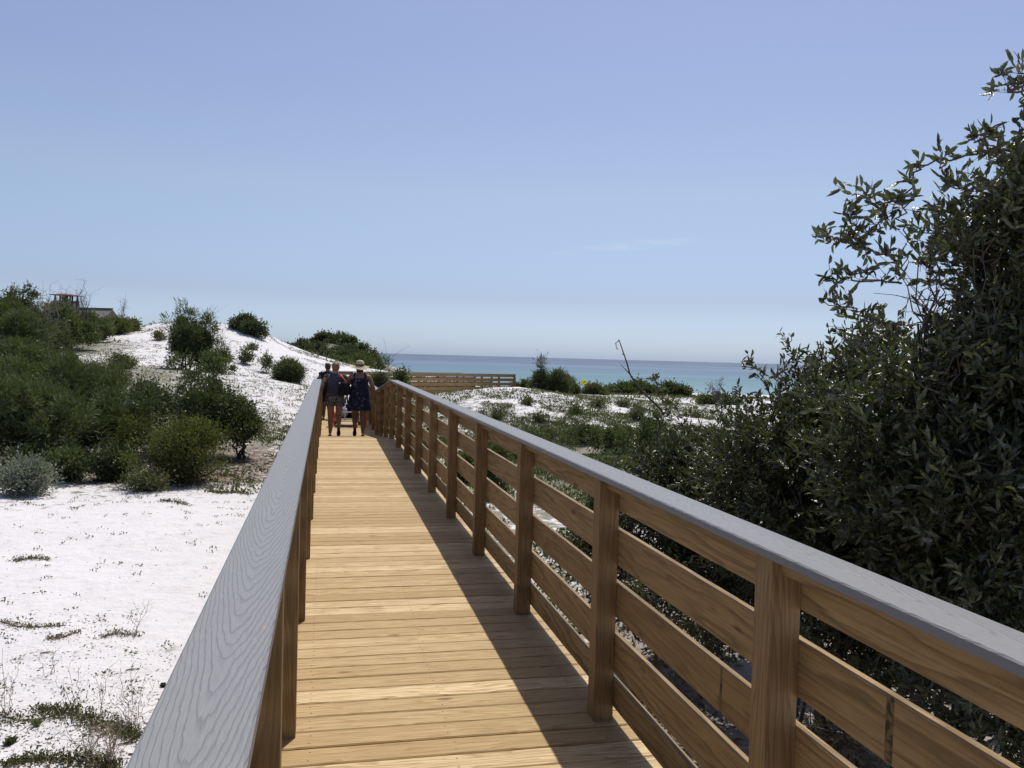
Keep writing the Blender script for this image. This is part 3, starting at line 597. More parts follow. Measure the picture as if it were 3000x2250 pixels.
for (px, D) in [(1468, 28), (1590, 27.5), (1622, 25.5), (1692, 29), (1760, 31), (1835, 32), (1870, 28), (1540, 30), (1900, 31), (1965, 35), (1445, 24), (1500, 22.5), (2050, 30)]:
    h = RNG.uniform(.10, .24)
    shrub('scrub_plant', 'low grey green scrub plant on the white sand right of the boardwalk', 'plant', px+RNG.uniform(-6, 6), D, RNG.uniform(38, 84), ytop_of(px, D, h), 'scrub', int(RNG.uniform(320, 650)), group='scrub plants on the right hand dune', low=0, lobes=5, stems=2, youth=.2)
# --- ground cover: nobody could count it ------------------------------
def scatter(name, label, cat, pts, nper, hr, L, W, mat, up=.9, tl=(0, 1)):
    n = len(pts)*nper; P = np.repeat(pts, nper, 0)+RNG.normal(size=(n, 3))*[hr, hr, 0]; P[:, 2] = ground(P[:, 0], P[:, 1])-.004
    D = orient(n, up); acc = Acc(); tt = np.stack([RNG.uniform(*tl, n), (RNG.random(n) < .12)*RNG.random(n), np.zeros(n), np.ones(n)], -1)
    v, f, t = leaves(P, D, L*RNG.uniform(.5, 1.3, n), W*RNG.uniform(.7, 1.3, n), tint=tt); acc.add(v, f, t)
    o = acc.build(name, M_[mat]); tag(o, label, cat, kind='stuff'); return o
def spotpts(spots, n, amin=0, thr=-.15):
    w = np.array([s[2]*s[3]*s[4] for s in spots]); ix = RNG.choice(len(spots), n, p=w/w.sum()); s = np.array(spots)[ix]
    la = RNG.normal(size=n)*s[:, 2]*1.15; dp = s[:, 1]+RNG.normal(size=n)*s[:, 3]*1.15; lat = (s[:, 0]-1500)/F*s[:, 1]+la
    X = _r[0]*lat+_f[0]*dp; Y = _r[1]*lat+_f[1]*dp; k = (vnoise(X*.55+9, Y*.4, 5)+.6*vnoise(X*2.3, Y*2.0, 6) > thr) & (dp > np.where(X < 0, 13.6, 3.5)) & ~((X > -.45) & (X < 1.6) & (Y < 41))
    return np.stack([X, Y, np.zeros_like(X)], -1)[k]
near_right = [s for s in GREEN if s[0] > 1100 and s[1] < 40]+[(1750, 26.5, 3.6, 1.6, 1.2), (1500, 25.5, 2.5, 1.5, 1.2), (1950, 26, 3, 2, 1)]; near_left = [s for s in GREEN if s[0] <= 1000 and s[1] < 60 and s[1] > 18]
scatter('ground_cover', 'low olive ground cover on the flat sand right of the boardwalk', 'ground cover', spotpts(near_right, 24000, thr=-.15), 9, .10, .095, .026, 'leaf_scrub')
scatter('ground_cover', 'patchy green ground cover around the left hand shrubs', 'ground cover', spotpts(near_left, 6000, thr=-.1), 8, .12, .085, .022, 'leaf_scrub')
scatter('dune_grass', 'sparse dune grass and tufts dotting the white dune slopes', 'grass', spotpts([(600, 52, 9, 7, 1), (820, 47, 5, 9, .8), (480, 55, 6, 3, 1.2), (700, 57, 6, 1.5, .7), (870, 30, 1.5, 7, .5), (1500, 30, 4, 2.5, .45), (1750, 34, 7, 3, .6)], 6500, thr=-.02), 8, .10, .085, .024, 'leaf_scrub', up=1.3)
scatter('beach_scrub', 'distant low scrub band above the beach', 'scrub', spotpts([s for s in GREEN if s[1] >= 60 and s[0] > 1200], 7000, thr=-.25), 7, .25, .28, .09, 'leaf_scrub')
# crest grass of the dune
# --- plants and bits on the near sand ---------------------------------
def sandpts(n, D0, D1, p0, p1, thr=None):
    D = D0*(D1/D0)**RNG.random(n); px = RNG.uniform(p0, p1, n); lat = (px-1500)/F*D; X = _r[0]*lat+_f[0]*D; Y = _r[1]*lat+_f[1]*D
    k = ~((X > -.30) & (X < 1.45))
    if thr is not None: k &= vnoise(X*1.1, Y*.8, 12)+.5*vnoise(X*3.7, Y*3.1, 13) > thr
    return np.stack([X, Y, ground(X, Y)], -1)[k]
def flat_bits(pts, L, W, mat, name, label, cat, zoff=.003, tl=(0, 1)):
    n = len(pts); D = RNG.normal(size=(n, 3)); D[:, 2] *= .15; D /= np.linalg.norm(D, axis=1)[:, None]; P = pts+[0, 0, zoff]
    acc = Acc(); tt = np.stack([RNG.uniform(*tl, n)]*3+[np.ones(n)], -1); tt[:, 1] = 0; v, f, t = leaves(P, D, L*RNG.uniform(.4, 1.6, n), W*RNG.uniform(.5, 1.3, n), fold=.5, tint=tt); acc.add(v, f, t)
    o = acc.build(name, M_[mat]); tag(o, label, cat, kind='stuff'); return o
flat_bits(np.concatenate([sandpts(5200, 3.0, 5.2, -250, 900, -.12), sandpts(2600, 4.5, 7.5, -250, 900, .02), sandpts(2600, 6.5, 12.5, -250, 900, .1), sandpts(700, 3, 12, -250, 900)]), .022, .008, 'dead', 'plant_debris', 'small dry plant debris strewn over the near white sand', 'debris', tl=(0, .7))
flat_bits(np.concatenate([sandpts(5200, 3.2, 9, 1700, 3050, -.1), sandpts(1600, 4, 7, 1500, 2100, -.2)]), .055, .020, 'dead', 'leaf_litter', 'brown fallen leaves on the sand under the waxy shrubs', 'leaf litter')
flat_bits(sandpts(2600, 14.5, 19, 250, 860, -.1), .10, .025, 'dead', 'leaf_litter', 'dry litter in the shade beside the dark oak shrub', 'leaf litter', tl=(0, .6))
def sprigs(pts, name, label, k=9, L=.030, W=.014, mat='leaf_scrub'):
    n = len(pts)*k; c = np.repeat(pts, k, 0); o = RNG.normal(size=(n, 3))*[.032, .032, .006]; P = c+o; P[:, 2] = ground(P[:, 0], P[:, 1])+np.abs(RNG.normal(size=n))*.012
    acc = Acc(); v, f, t = leaves(P, orient(n, .6), L*RNG.uniform(.6, 1.3, n), W, tint=None); acc.add(v, f, t); o_ = acc.build(name, M_[mat]); tag(o_, label, 'ground plants', kind='stuff')
sprigs(np.concatenate([sandpts(130, 4.5, 12.5, -200, 900), sandpts(260, 8.5, 13, -100, 900, .0)]), 'sand_sprigs', 'tiny green seedlings scattered over the near white sand')
def creeper(label, pts2, width, n, mat='leaf_scrub', L=.022, brown=.3):
    P = [gpt(*p) for p in pts2]; c0 = P[0].copy(); r = empty('creeping_plant', c0); tag(r, label, 'plant'); P = np.array(P); s = np.linspace(0, len(P)-1.001, n); i = s.astype(int); fr_ = (s-i)[:, None]
    q = P[i]*(1-fr_)+P[i+1]*fr_; q = q+RNG.normal(size=(n, 3))*[width, width, 0]*(.35+.65*np.sin(np.linspace(.2, 3.0, n)))[:, None]
    q[:, 2] = ground(q[:, 0], q[:, 1])+np.abs(RNG.normal(size=n))*.010; nb = int(n*brown); acc = Acc(); ix = RNG.permutation(n)
    v, f, t = leaves(q[ix[nb:]]-c0, orient(n-nb, .8), L*RNG.uniform(.6, 1.4, n-nb), L*.42, near=True); acc.add(v, f, t); acc.build('foliage', M_[mat], r)
    acc = Acc(); v, f, t = leaves(q[ix[:nb]]-c0, orient(nb, .2), L*RNG.uniform(.6, 1.4, nb), L*.4); acc.add(v, f, t); acc.build('dead_leaves', M_['dead'], r)
    st = Acc(); add_poly(st, P-c0+[0, 0, .006], .004, .003, 4); st.build('runner', M_['straw'], r)
creeper('thick creeping mat of small leaves nearest the cap at bottom left', [(110, 2078), (215, 2092), (290, 2120), (360, 2145), (405, 2168)], .055, 1500, L=.024, brown=.3)
creeper('second creeping mat along the bottom edge of the photo', [(10, 2245), (110, 2222), (220, 2225), (300, 2240), (330, 2258)], .055, 1300, L=.024, brown=.35)
creeper('thin brown runner reaching in from the left edge', [(0, 1822), (50, 1836), (110, 1839), (190, 1834)], .035, 380, brown=.7)
creeper('short reddish runner in the middle of the near sand', [(140, 1872), (180, 1868), (232, 1852)], .03, 220, brown=.8)
creeper('brown tuft runner left of the cap', [(298, 1868), (345, 1855), (388, 1862)], .05, 300, brown=.75)
creeper('small olive patch on the sand below the silvery bush', [(45, 1645), (90, 1636), (140, 1640)], .06, 420, brown=.35)
creeper('thin creeper trail under the second mat of leaves', [(5, 2100), (60, 2112), (120, 2108), (200, 2090)], .07, 420, brown=.4)
creeper('creeping runner with bright leaves near the rail at mid left', [(610, 1440), (650, 1446), (690, 1443), (730, 1450)], .07, 420, L=.035, brown=.1)
creeper('dark creeping runner with small leaves on the far sand strip', [(470, 1468), (510, 1470), (550, 1480)], .05, 240, L=.03, brown=.2)
def weed(label, px, py, H, n, spread=.5, leafy=0):
    b = gpt(px, py); r = empty('dry_weed', b); tag(r, label, 'weed'); sa = Acc()
    for k in range(n):
        tip = np.array([RNG.normal()*spread*H*.6, RNG.normal()*spread*H*.6, H*RNG.uniform(.5, 1)]); p = curve(np.array([RNG.normal()*.02, RNG.normal()*.02, -.01]), tip, 7, 0, .008); add_poly(sa, p, .0022, .0012, 3)
        for j in range(5): s0 = p[RNG.integers(2, 7)]; add_poly(sa, curve(s0, s0+RNG.normal(size=3)*.05*[1, 1, .5]+[0, 0, .04], 3, 0, .003), .0014, .0008, 3)
    sa.build('stalk', M_['straw'], r)
    m = 30+n*8; hh = RNG.random(m)*H*.9; P = np.stack([RNG.normal(size=m)*spread*hh*.4, RNG.normal(size=m)*spread*hh*.4, hh], -1); acc = Acc(); v, f, t = leaves(P, orient(m, .3), .016*RNG.uniform(.5, 1.5, m), .006); acc.add(v, f, t); acc.build('foliage', M_['leaf_scrub' if leafy else 'dead'], r)
weed('tall thin dry stalk standing in the near sand mat', 298, 2092, .40, 2, .35)
weed('branched dry weed beside the cap at bottom left', 395, 2110, .30, 9, .6)
weed('tangled dry weed in front of the second leaf mat', 255, 2215, .30, 12, .7, 1)
weed('pale dry grass bunch at the bottom near the cap', 325, 2240, .26, 16, .5)
weed('wiry weed at the left edge of the photo', 12, 2095, .45, 7, .5, 1)
weed('small dry weed midway across the near sand', 395, 1862, .28, 3, .5)
weed('thin upright dry twig behind the creeping mat', 225, 2080, .30, 3, .4)
weed('faint dry stem further up the near sand', 150, 1975, .2, 3, .3)
def rosette(label, px, py, R, n, mat='leaf_fresh'):
    b = gpt(px, py); a = RNG.uniform(0, 6.28, n); D = np.stack([np.cos(a), np.sin(a), RNG.uniform(.5, 1.8, n)], -1); D /= np.linalg.norm(D, axis=1)[:, None]; v, f, t = leaves(np.zeros((n, 3)), D, R*RNG.uniform(.7, 1.1, n), R*.4, near=True)
    acc = Acc(); acc.add(v, f, t); o = acc.build('rosette_plant', M_[mat]); o.location = b; tag(o, label, 'plant')
rosette('single leafy green rosette plant at the left bottom corner', 30, 2180, .055, 26, 'leaf_green'); rosette('small bright rosette below the thick creeping mat', 105, 2128, .05, 18)
rosette('dark pine cone like seed head near the grey cap', 478, 2012, .035, 40, 'leaf_dark')
for (px, py, px2, py2, lb) in [(345, 2184, 397, 2176, 'dark stick lying on the sand beside the cap'), (375, 2212, 405, 2214, 'short dark stick next to the bottom of the cap'), (368, 1966, 398, 1962, 'reddish bark sliver on the sand'), (117, 1916, 147, 1913, 'thin brown twig near the left side of the sand')]:
    A, B = gpt(px, py), gpt(px2, py2); m = MB(); m.tube([A+[0, 0, .006], (A+B)/2+[.004, 0, .009], B+[0, 0, .006]], [.004, .0055, .003], k=6); tag(m.build('fallen_stick', M_['bark']), lb, 'stick')
# --- waxy foreground shrubs -------------------------------------------
def waxy(name, label, cat, base, ells, density, branches=(), youth=.05, Ls=1.0, gap=-.16):
    b = at(base[0], 1050, base[1]); z0 = gz(b[0], b[1]); b[2] = z0; root = empty(name, b); tag(root, label, cat)
    acc = Acc(); tw = Acc(); br = Acc(); C = [(at(e[0], e[1], e[2])-b, e[3]) for e in ells]
    P0, T0, Ln = [], [], []
    for (c, r) in C:
        n = int(density*r**2.2); d = orient(n, .1); rr = r*RNG.random(n)**.42; p = c+d*rr[:, None]*[1, 1, .95]
        k = (p[:, 2] > .05) & (vnoise(p[:, 0]*3.4+p[:, 1]*1.1+7, p[:, 2]*3.4+p[:, 1]*2.0, 21)+.6*vnoise(p[:, 0]*9, p[:, 2]*9+p[:, 1]*4, 22) > gap); k &= (p[:, 0]+b[0] > 1.42+.1*RNG.random(n))
        p = p[k]; d = d[k]; td = d*.55+RNG.normal(size=p.shape)*.55+[0, 0, .35]; td /= np.linalg.norm(td, axis=1)[:, None]; P0.append(p); T0.append(td); Ln.append(RNG.uniform(.10, min(.34, .10+r*.7), len(p)))
    P0 = np.concatenate(P0); T0 = np.concatenate(T0); Ln = np.concatenate(Ln)
    # branch polylines with leaves of their own
    for pl in branches:
        q = np.array([at(x, y, pl[0])-b for (x, y) in pl[1:]]); q = np.array([q[int(a_)]*(1-a_ % 1)+q[min(int(a_)+1, len(q)-1)]*(a_ % 1) for a_ in np.linspace(0, len(q)-1.001, len(q)*4)]); q[1:-1] = (q[:-2]+q[1:-1]*2+q[2:])/4+RNG.normal(size=(len(q)-2, 3))*[.006, .03, .006]; add_poly(br, q, .0065, .0025, 5)
        for a, c in zip(q, q[1:]):
            L = np.linalg.norm(c-a); m = max(1, int(L/.045)); t = RNG.random(m); P0 = np.concatenate([P0, a+(c-a)*t[:, None]]); dd_ = (c-a)/L+RNG.normal(size=(m, 3))*.5+[0, 0, .3]; T0 = np.concatenate([T0, dd_/np.linalg.norm(dd_, axis=1)[:, None]]); Ln = np.concatenate([Ln, RNG.uniform(.05, .12, m)])
    perp = np.cross(T0, RNG.normal(size=T0.shape)); perp /= np.linalg.norm(perp, axis=1)[:, None]; E1 = P0+T0*Ln[:, None]*.5+perp*Ln[:, None]*.06; E2 = P0+T0*Ln[:, None]
    n = len(P0); tubes_np((np.concatenate([P0, E1]), np.concatenate([E1, E2]), np.full(2*n, .0022), np.full(2*n, .0013)), tw)
    bri = RNG.random(n); yo = (RNG.random(n) < youth)
    cnt = np.maximum(3, (Ln/.020).astype(int)); ix = np.repeat(np.arange(n), cnt); m = len(ix); t = RNG.random(m); Pl = P0[ix]*(1-t[:, None])+E2[ix]*t[:, None]+perp[ix]*(Ln[ix]*.06*np.sin(t*3.14))[:, None]
    D = T0[ix]*.75+orient(m, 0)*.8+[0, 0, .12]; D /= np.linalg.norm(D, axis=1)[:, None]
    tt = np.stack([np.clip(bri[ix]*.6+RNG.random(m)*.4, 0, 1), yo[ix]*RNG.random(m)+(RNG.random(m) < .025)*.8, np.zeros(m), np.ones(m)], -1)
    v, f, t_ = leaves(Pl, D, (.056*Ls*RNG.uniform(.6, 1.3, m)), .0175*Ls*RNG.uniform(.8, 1.25, m), near=True, tint=tt); acc.add(v, f, t_)
    # limbs
    for i in range(0, len(C)):
        c, r = C[i % len(C)]
        if r < .16 and len(C) > 6: continue
        tip = c+RNG.normal(size=3)*r*.3; w_ = C[i % len(C)][1]; mid = curve(np.array([c[0]*.45+RNG.normal()*.2, c[1]*.45+RNG.normal()*.2, -.15]), tip, 11, .06, .045); add_poly(br, mid, .015, .006, 6)
        for j in range(8):
            s0 = mid[RNG.integers(7, 11)]; e = c+orient(1, .1)[0]*r*RNG.uniform(.5, 1); q = curve(s0, e, 6, 0, .03); add_poly(br, q, .007, .003, 4)
            for k2 in range(3): s1 = q[RNG.integers(2, 6)]; add_poly(br, curve(s1, s1+RNG.normal(size=3)*.22, 4, 0, .015), .0032, .0016, 3)
    acc.build('leaf_crown', M_['leaf_waxy'], root); tw.build('twig', M_['bark'], root); br.build('branch', M_['bark'], root)
    return m
D4 = 4.3
BR = [(D4, (3010, 430), (2911, 438), (2803, 462), (2700, 483), (2664, 552), (2643, 588), (2645, 640), (2643, 727), (2650, 820)),
      (D4, (2643, 588), (2600, 596), (2540, 588), (2495, 573)), (D4, (2600, 600), (2585, 640), (2545, 680), (2520, 725)), (D4, (2640, 770), (2590, 745), (2525, 727), (2470, 700), (2411, 694)),
      (D4, (2640, 830), (2538, 820), (2470, 818), (2411, 817)), (D4, (2640, 950), (2544, 944), (2480, 900), (2417, 887)), (D4, (2880, 700), (2800, 700), (2740, 690), (2670, 667)),
      (D4, (3010, 520), (2930, 540), (2860, 560), (2790, 545)), (D4, (2500, 728), (2492, 660), (2487, 612)), (D4, (3005, 330), (2990, 250), (2995, 175)), (D4, (3010, 270), (2970, 260), (2945, 250)), (D4, (2640, 960), (2570, 990), (2520, 985), (2515, 985)),
      (D4, (3010, 560), (2900, 600), (2830, 560), (2760, 530)), (D4, (2780, 700), (2765, 640), (2750, 615)), (D4, (2900, 440), (2880, 400), (2860, 392))]
waxy('waxy_tree', 'tall dark waxy leaved tree filling the right edge of the photo', 'tree', (2900, 4.4),
     [(3060, 430, 4.4, .13), (3010, 540, 4.4, .13), (3060, 330, 4.4, .10), (2840, 515, 4.3, .05), (2905, 455, 4.3, .05), (3090, 650, 4.4, .27), (2940, 680, 4.4, .14), (2820, 640, 4.4, .07), (2640, 750, 4.3, .07), (2710, 860, 4.4, .18), (2850, 830, 4.4, .24), (3030, 860, 4.4, .32), (2610, 850, 4.4, .10), (2620, 935, 4.4, .10),
      (2960, 1010, 4.5, .40), (2770, 980, 4.4, .22), (3110, 1150, 4.5, .5), (2900, 1220, 4.6, .55), (2700, 1110, 4.5, .26), (2670, 1290, 4.6, .46), (3050, 1450, 4.4, .6), (2800, 1530, 4.4, .5), (3080, 1700, 4.2, .36), (2760, 1960, 4.2, .34), (2960, 2060, 3.9, .3)], 5200, BR, Ls=1.22, gap=-.07)
waxy('waxy_shrub', 'wide waxy leaved shrub left of the tall dark tree', 'shrub', (2420, 5.8),
     [(2470, 1260, 5.8, .40), (2410, 1240, 5.9, .22), (2560, 1130, 5.6, .32), (2330, 1420, 5.8, .62), (2600, 1460, 5.6, .62), (2450, 1650, 5.5, .55), (2620, 1700, 5.3, .5), (2300, 1650, 5.8, .4), (2560, 1880, 5.0, .36), (2270, 1380, 6.0, .16), (2800, 1350, 5.6, .6), (2850, 1700, 5.2, .5)], 5000,
     [(5.9, (2340, 1150), (2330, 1090), (2322, 1040), (2318, 985)), (5.9, (2400, 1120), (2395, 1070), (2382, 1045)), (5.9, (2260, 1180), (2240, 1120), (2215, 1080), (2190, 1075)), (5.8, (2270, 1110), (2310, 1070), (2320, 1035)), (5.9, (2480, 1090), (2500, 1050), (2520, 1025))], youth=.08)
waxy('waxy_shrub', 'waxy shrub with a long bare shoot just beyond the grey cap', 'shrub', (2080, 7.2),
     [(2120, 1430, 7.2, .38), (2030, 1320, 7.3, .20), (1970, 1410, 7.2, .28), (2060, 1520, 7.0, .52), (1930, 1530, 7.0, .30), (2220, 1500, 7.0, .50), (2190, 1350, 7.4, .15), (2150, 1680, 6.8, .42), (2000, 1680, 6.7, .30)], 5200,
     [(7.2, (2030, 1300), (2000, 1240), (1985, 1200)), (7.2, (1925, 1290), (1945, 1190), (1930, 1140), (1920, 1115)), (7.2, (2110, 1240), (2120, 1190), (2130, 1160)), (7.2, (1920, 1400), (1880, 1330), (1862, 1300))], youth=.06)
waxy('waxy_sapling', 'small leafy sapling seen between the boards of the second gap', 'shrub', (1765, 7.2), [(1770, 1590, 7.2, .22), (1740, 1650, 7.1, .18), (1830, 1660, 7.0, .22), (1700, 1600, 7.4, .14)], 5200, youth=.1)
waxy('waxy_sapling', 'sparse bright seedling low at the right bottom behind the boards', 'plant', (2440, 4.0), [(2440, 2110, 4.0, .10), (2400, 2160, 4.0, .08), (2510, 2180, 3.9, .09)], 2300, youth=.9)
waxy('waxy_sapling', 'low leafy growth between the first and second posts', 'plant', (2000, 6.0), [(2010, 1820, 6.0, .2), (1900, 1780, 6.3, .2), (2130, 1850, 5.8, .2)], 3800, youth=.05)
m = MB(); pts = [at(x, y, 7.1) for x, y in [(1945, 1215), (1933, 1196), (1905, 1170), (1879, 1144), (1858, 1118), (1845, 1095), (1838, 1068), (1829, 1040), (1820, 1015), (1813, 995)]]
m.tube(pts, [.009, .009, .0085, .008, .0075, .007, .006, .005, .0045, .004], k=6)
for (x0, y0_, x1, y1_) in [(1843, 1093, 1818, 1068), (1829, 1040, 1821, 1036), (1813, 998, 1804, 1004), (1804, 1004, 1806, 1020), (1806, 1020, 1812, 1024), (1845, 1095, 1838, 1088)]: m.tube([at(x0, y0_, 7.1), at(x1, y1_, 7.1)], [.005, .002], k=5)
tag(m.build('bare_shoot', M_['bark']), 'long bare curved shoot rising against the sea', 'twig')
# ------------------------------------------------------------------ people
SK = plain('fair_skin', (.34, .19, .125), .55, .3, .06); SK2 = plain('tanned_skin', (.22, .115, .075), .55, .3, .06)  # even skin tones, one paler and one more tanned
HAIR = plain('fair_hair', (.22, .14, .08), .6, .3, .35, 60); HAIRD = plain('brown_hair', (.06, .038, .025), .6, .3, .3, 60)
TEE = plain('charcoal_cotton', (.065, .068, .085), .9, .1, .2, 12); NAVY = plain('navy_cotton', (.018, .022, .045), .9, .1, .2, 12)
STRAWM = plain('straw', (.46, .37, .23), .8, .1, .15, 90); BLK = plain('black_cloth', (.012, .012, .014), .8, .2, .2); SOLE = plain('dark_rubber', (.02, .02, .02), .8, .2, .1)
def printed(name, bg_, fg, sc, thr=.55):
    t = NT(name); p = t.obj(); v = t.n.new('ShaderNodeTexVoronoi'); t.set(v.inputs['Vector'], p); v.inputs['Scale'].default_value = sc; n = t.noise(p, sc*1.6, 4, .7, 1.5)
    rg = t.ramp(v.outputs['Distance'], [(.0, 1), (.10, .8), (.16, 0), (.24, .7), (.30, 0)]); c = t.mix(rg, bg_, fg); c = t.mix(t.ramp(n, [(thr, 0), (thr+.04, .8)]), c, fg); return t.fin(c, .9, .1)
DRESS = printed('printed_dress', (.018, .020, .040), (.16, .16, .20), 11, .60); SHORTS = printed('printed_shorts', (.05, .05, .06), (.34, .31, .30), 17, .50)
def skinfig(name, J, E_, mat, parent):
    me = bpy.data.meshes.new(name); keys = list(J); me.from_pydata([J[k][:3] for k in keys], [(keys.index(a), keys.index(b)) for a, b in E_], [])
    o = bpy.data.objects.new(name, me); COL.objects.link(o); o.parent = parent; s = o.modifiers.new('skin', 'SKIN'); s.use_smooth_shade = True
    for i, k in enumerate(keys):
        r = J[k][3]; me.skin_vertices[0].data[i].radius = (r if not isinstance(r, tuple) else r[0], r if not isinstance(r, tuple) else r[1]); me.skin_vertices[0].data[i].use_root = (i == 0)
    q = o.modifiers.new('sub', 'SUBSURF'); q.levels = 2; q.render_levels = 2; me.materials.append(mat); return o
def hand(J, E_, w, d, s, tag_):
    """palm and five curled fingers hanging from wrist point w, pointing along d; s=-1 left, 1 right"""
    w = np.array(w); d = np.array(d)/np.linalg.norm(d); side = np.array([0, 1.0, 0])
    palm = w+d*.055; J[tag_+'palm'] = (*palm, .024); E_.append((tag_+'wrist', tag_+'palm'))
    for i, (o, L) in enumerate([(.026, .062), (.009, .070), (-.009, .066), (-.026, .052)]):
        k0 = palm+d*.028+side*o; k1 = k0+d*L*.55+np.array([-s*.010, 0, 0]); k2 = k1+d*L*.35+np.array([-s*.022, 0, 0])
        for nme, p, r in ((f'k{i}', k0, .0105), (f'm{i}', k1, .009), (f't{i}', k2, .0075)): J[tag_+nme] = (*p, r)
        E_ += [(tag_+'palm', tag_+f'k{i}'), (tag_+f'k{i}', tag_+f'm{i}'), (tag_+f'm{i}', tag_+f't{i}')]
    t0 = w+d*.03+side*.036; t1 = t0+d*.035+side*.014; J[tag_+'th0'] = (*t0, .011); J[tag_+'th1'] = (*t1, .009); E_ += [(tag_+'palm', tag_+'th0'), (tag_+'th0', tag_+'th1')]
def person(label, loc, rz, lift, armL, armR, mat, hipw=.10, bulk=1.0, H=1.60):
    root = empty('person', loc, rz); tag(root, label, 'person'); root.scale = (H/1.60,)*3; J = {}; E_ = []
    J['pelvis'] = (0, 0, .87, (.155*bulk, .115*bulk)); J['waist'] = (0, 0, 1.03, (.135*bulk, .10)); J['chest'] = (0, .005, 1.20, (.15*bulk, .11)); J['collar'] = (0, 0, 1.32, (.085, .07)); J['neck'] = (0, .012, 1.385, .052)
    J['skull'] = (0, .02, 1.475, (.073, .086)); J['crown'] = (0, .012, 1.545, (.058, .068)); J['nose'] = (0, .112, 1.462, .014)
    E_ += [('pelvis', 'waist'), ('waist', 'chest'), ('chest', 'collar'), ('collar', 'neck'), ('neck', 'skull'), ('skull', 'crown'), ('skull', 'nose')]
    for s, nme in ((-1, 'L'), (1, 'R')):
        hp = (s*.088*bulk, 0, .82)
        J[nme+'hip'] = (*hp, .098*bulk)
        if lift == nme: kn, an, heel, toe = (s*.085, .07, .45), (s*.09, -.20, .20), (s*.09, -.235, .175), (s*.09, -.13, .045)
        else: kn, an, heel, toe = (s*.085, .03, .45), (s*.088, .0, .085), (s*.088, -.035, .035), (s*.095, .13, .030)
        J[nme+'knee'] = (*kn, .062*bulk); mid = tuple((np.array(kn)*.6+np.array(an)*.4)+np.array([0, -.02, 0])); J[nme+'calf'] = (*mid, .056*bulk); J[nme+'ankle'] = (*an, .036); J[nme+'heel'] = (*heel, .030); J[nme+'toe'] = (*toe, .026)
        E_ += [('pelvis', nme+'hip'), (nme+'hip', nme+'knee'), (nme+'knee', nme+'calf'), (nme+'calf', nme+'ankle'), (nme+'ankle', nme+'heel'), (nme+'ankle', nme+'toe')]
        el, wr = (armL if s < 0 else armR); sh = (s*.170*bulk, 0, 1.285)
        J[nme+'shoulder'] = (*sh, .056*bulk); J[nme+'elbow'] = (*el, .040*bulk); J[nme+'fore'] = (*tuple(np.array(el)*.65+np.array(wr)*.35), .037*bulk); J[nme+'wrist'] = (*wr, .026)
        E_ += [('chest', nme+'shoulder'), (nme+'shoulder', nme+'elbow'), (nme+'elbow', nme+'fore'), (nme+'fore', nme+'wrist')]; hand(J, E_, wr, np.array(wr)-np.array(el), s, nme)
    b = skinfig('body', J, E_, mat, root); return root, J
def sandal(J, n, root, mat):
    h, t = np.array(J[n+'heel'][:3]), np.array(J[n+'toe'][:3]); d = (t-h); d /= np.linalg.norm(d); up = np.cross(np.array([1.0, 0, 0]), d); up /= np.linalg.norm(up); m = MB(); k = 14; i0 = 0
    out = []
    for lay in (-.034, -.018):
        for j in range(k):
            w_ = 2*math.pi*j/k; a_ = math.cos(w_); p = (h+t)/2+d*a_*.128+np.array([1, 0, 0])*math.sin(w_)*(.043 if a_ > -.1 else .036)+up*lay; m.v.append(p); m.t.append(.5)
    m.f.append(tuple(range(k))); m.f.append(tuple(range(k, 2*k))[::-1]); m.mi += [0, 0]; m.sm += [False]*2; m.uv += [(0, 0)]*2*k
    for j in range(k): m.f.append((j, j+k, (j+1) % k+k, (j+1) % k)); m.mi.append(0); m.sm.append(True); m.uv += [(0, 0)]*4
    m.tube([(h+t)/2+d*.07+up*.01, (h+t)/2+d*.03+up*.035+np.array([.03, 0, 0])], .006, k=5); m.tube([(h+t)/2+d*.07+up*.01, (h+t)/2+d*.03+up*.035-np.array([.03, 0, 0])], .006, k=5)
    return m.build('sandal', mat, root)
def deckpt(px, D):
    p = at(px, 1200, D); return (p[0], p[1], dz(p[1])+.004)
# woman on the left
pa, Ja = person('woman in charcoal T-shirt and short patterned shorts, fair hair, walking away', deckpt(981, 18.2), -.02, 'R', ((-.285, -.03, 1.06), (-.315, .02, .83)), ((.265, .02, 1.07), (.255, .10, .90)), SK, bulk=1.12, H=1.62)
m = MB(); m.rings([(0, 0, .86, .200, .150), (0, 0, .95, .182, .142), (0, 0, 1.05, .168, .132), (0, 0, 1.16, .176, .136), (0, 0, 1.25, .182, .130), (0, 0, 1.315, .150, .100), (0, 0, 1.352, .085, .075)], k=20, capb=False, capt=False)
for s in (-1, 1): m.tube([(s*.13, 0, 1.29), (s*.195, 0, 1.262), (s*.232, -.004, 1.17), (s*.245, -.01, 1.12)], [.070, .070, .060, .058], k=12, cap=False)
m.build('shirt', TEE, pa)
m = MB(); m.rings([(0, 0, .74, .200, .145), (0, 0, .80, .205, .152), (0, 0, .90, .196, .146), (0, 0, .95, .18, .135)], k=20, capb=False)
for s in (-1, 1): m.tube([(s*.10, .0, .80), (s*.098, .012, .70), (s*.098, .018, .655)], [.112, .114, .120], k=14, cap=False)
m.build('shorts', SHORTS, pa)
m = MB(); m.rings([(0, .0, 1.385, .030, .030), (0, -.004, 1.42, .066, .062), (0, .0, 1.47, .082, .090), (0, .004, 1.52, .084, .092), (0, .004, 1.565, .072, .080), (0, .004, 1.597, .040, .046), (0, .004, 1.605, .01, .012)], k=16, jit=.02); m.rings([(0, -.075, 1.50, .012, .01), (0, -.098, 1.52, .036, .030), (0, -.10, 1.55, .038, .032), (0, -.08, 1.575, .015, .012)], k=10); m.build('hair', HAIR, pa)
sandal(Ja, 'L', pa, SOLE); sandal(Ja, 'R', pa, SOLE)
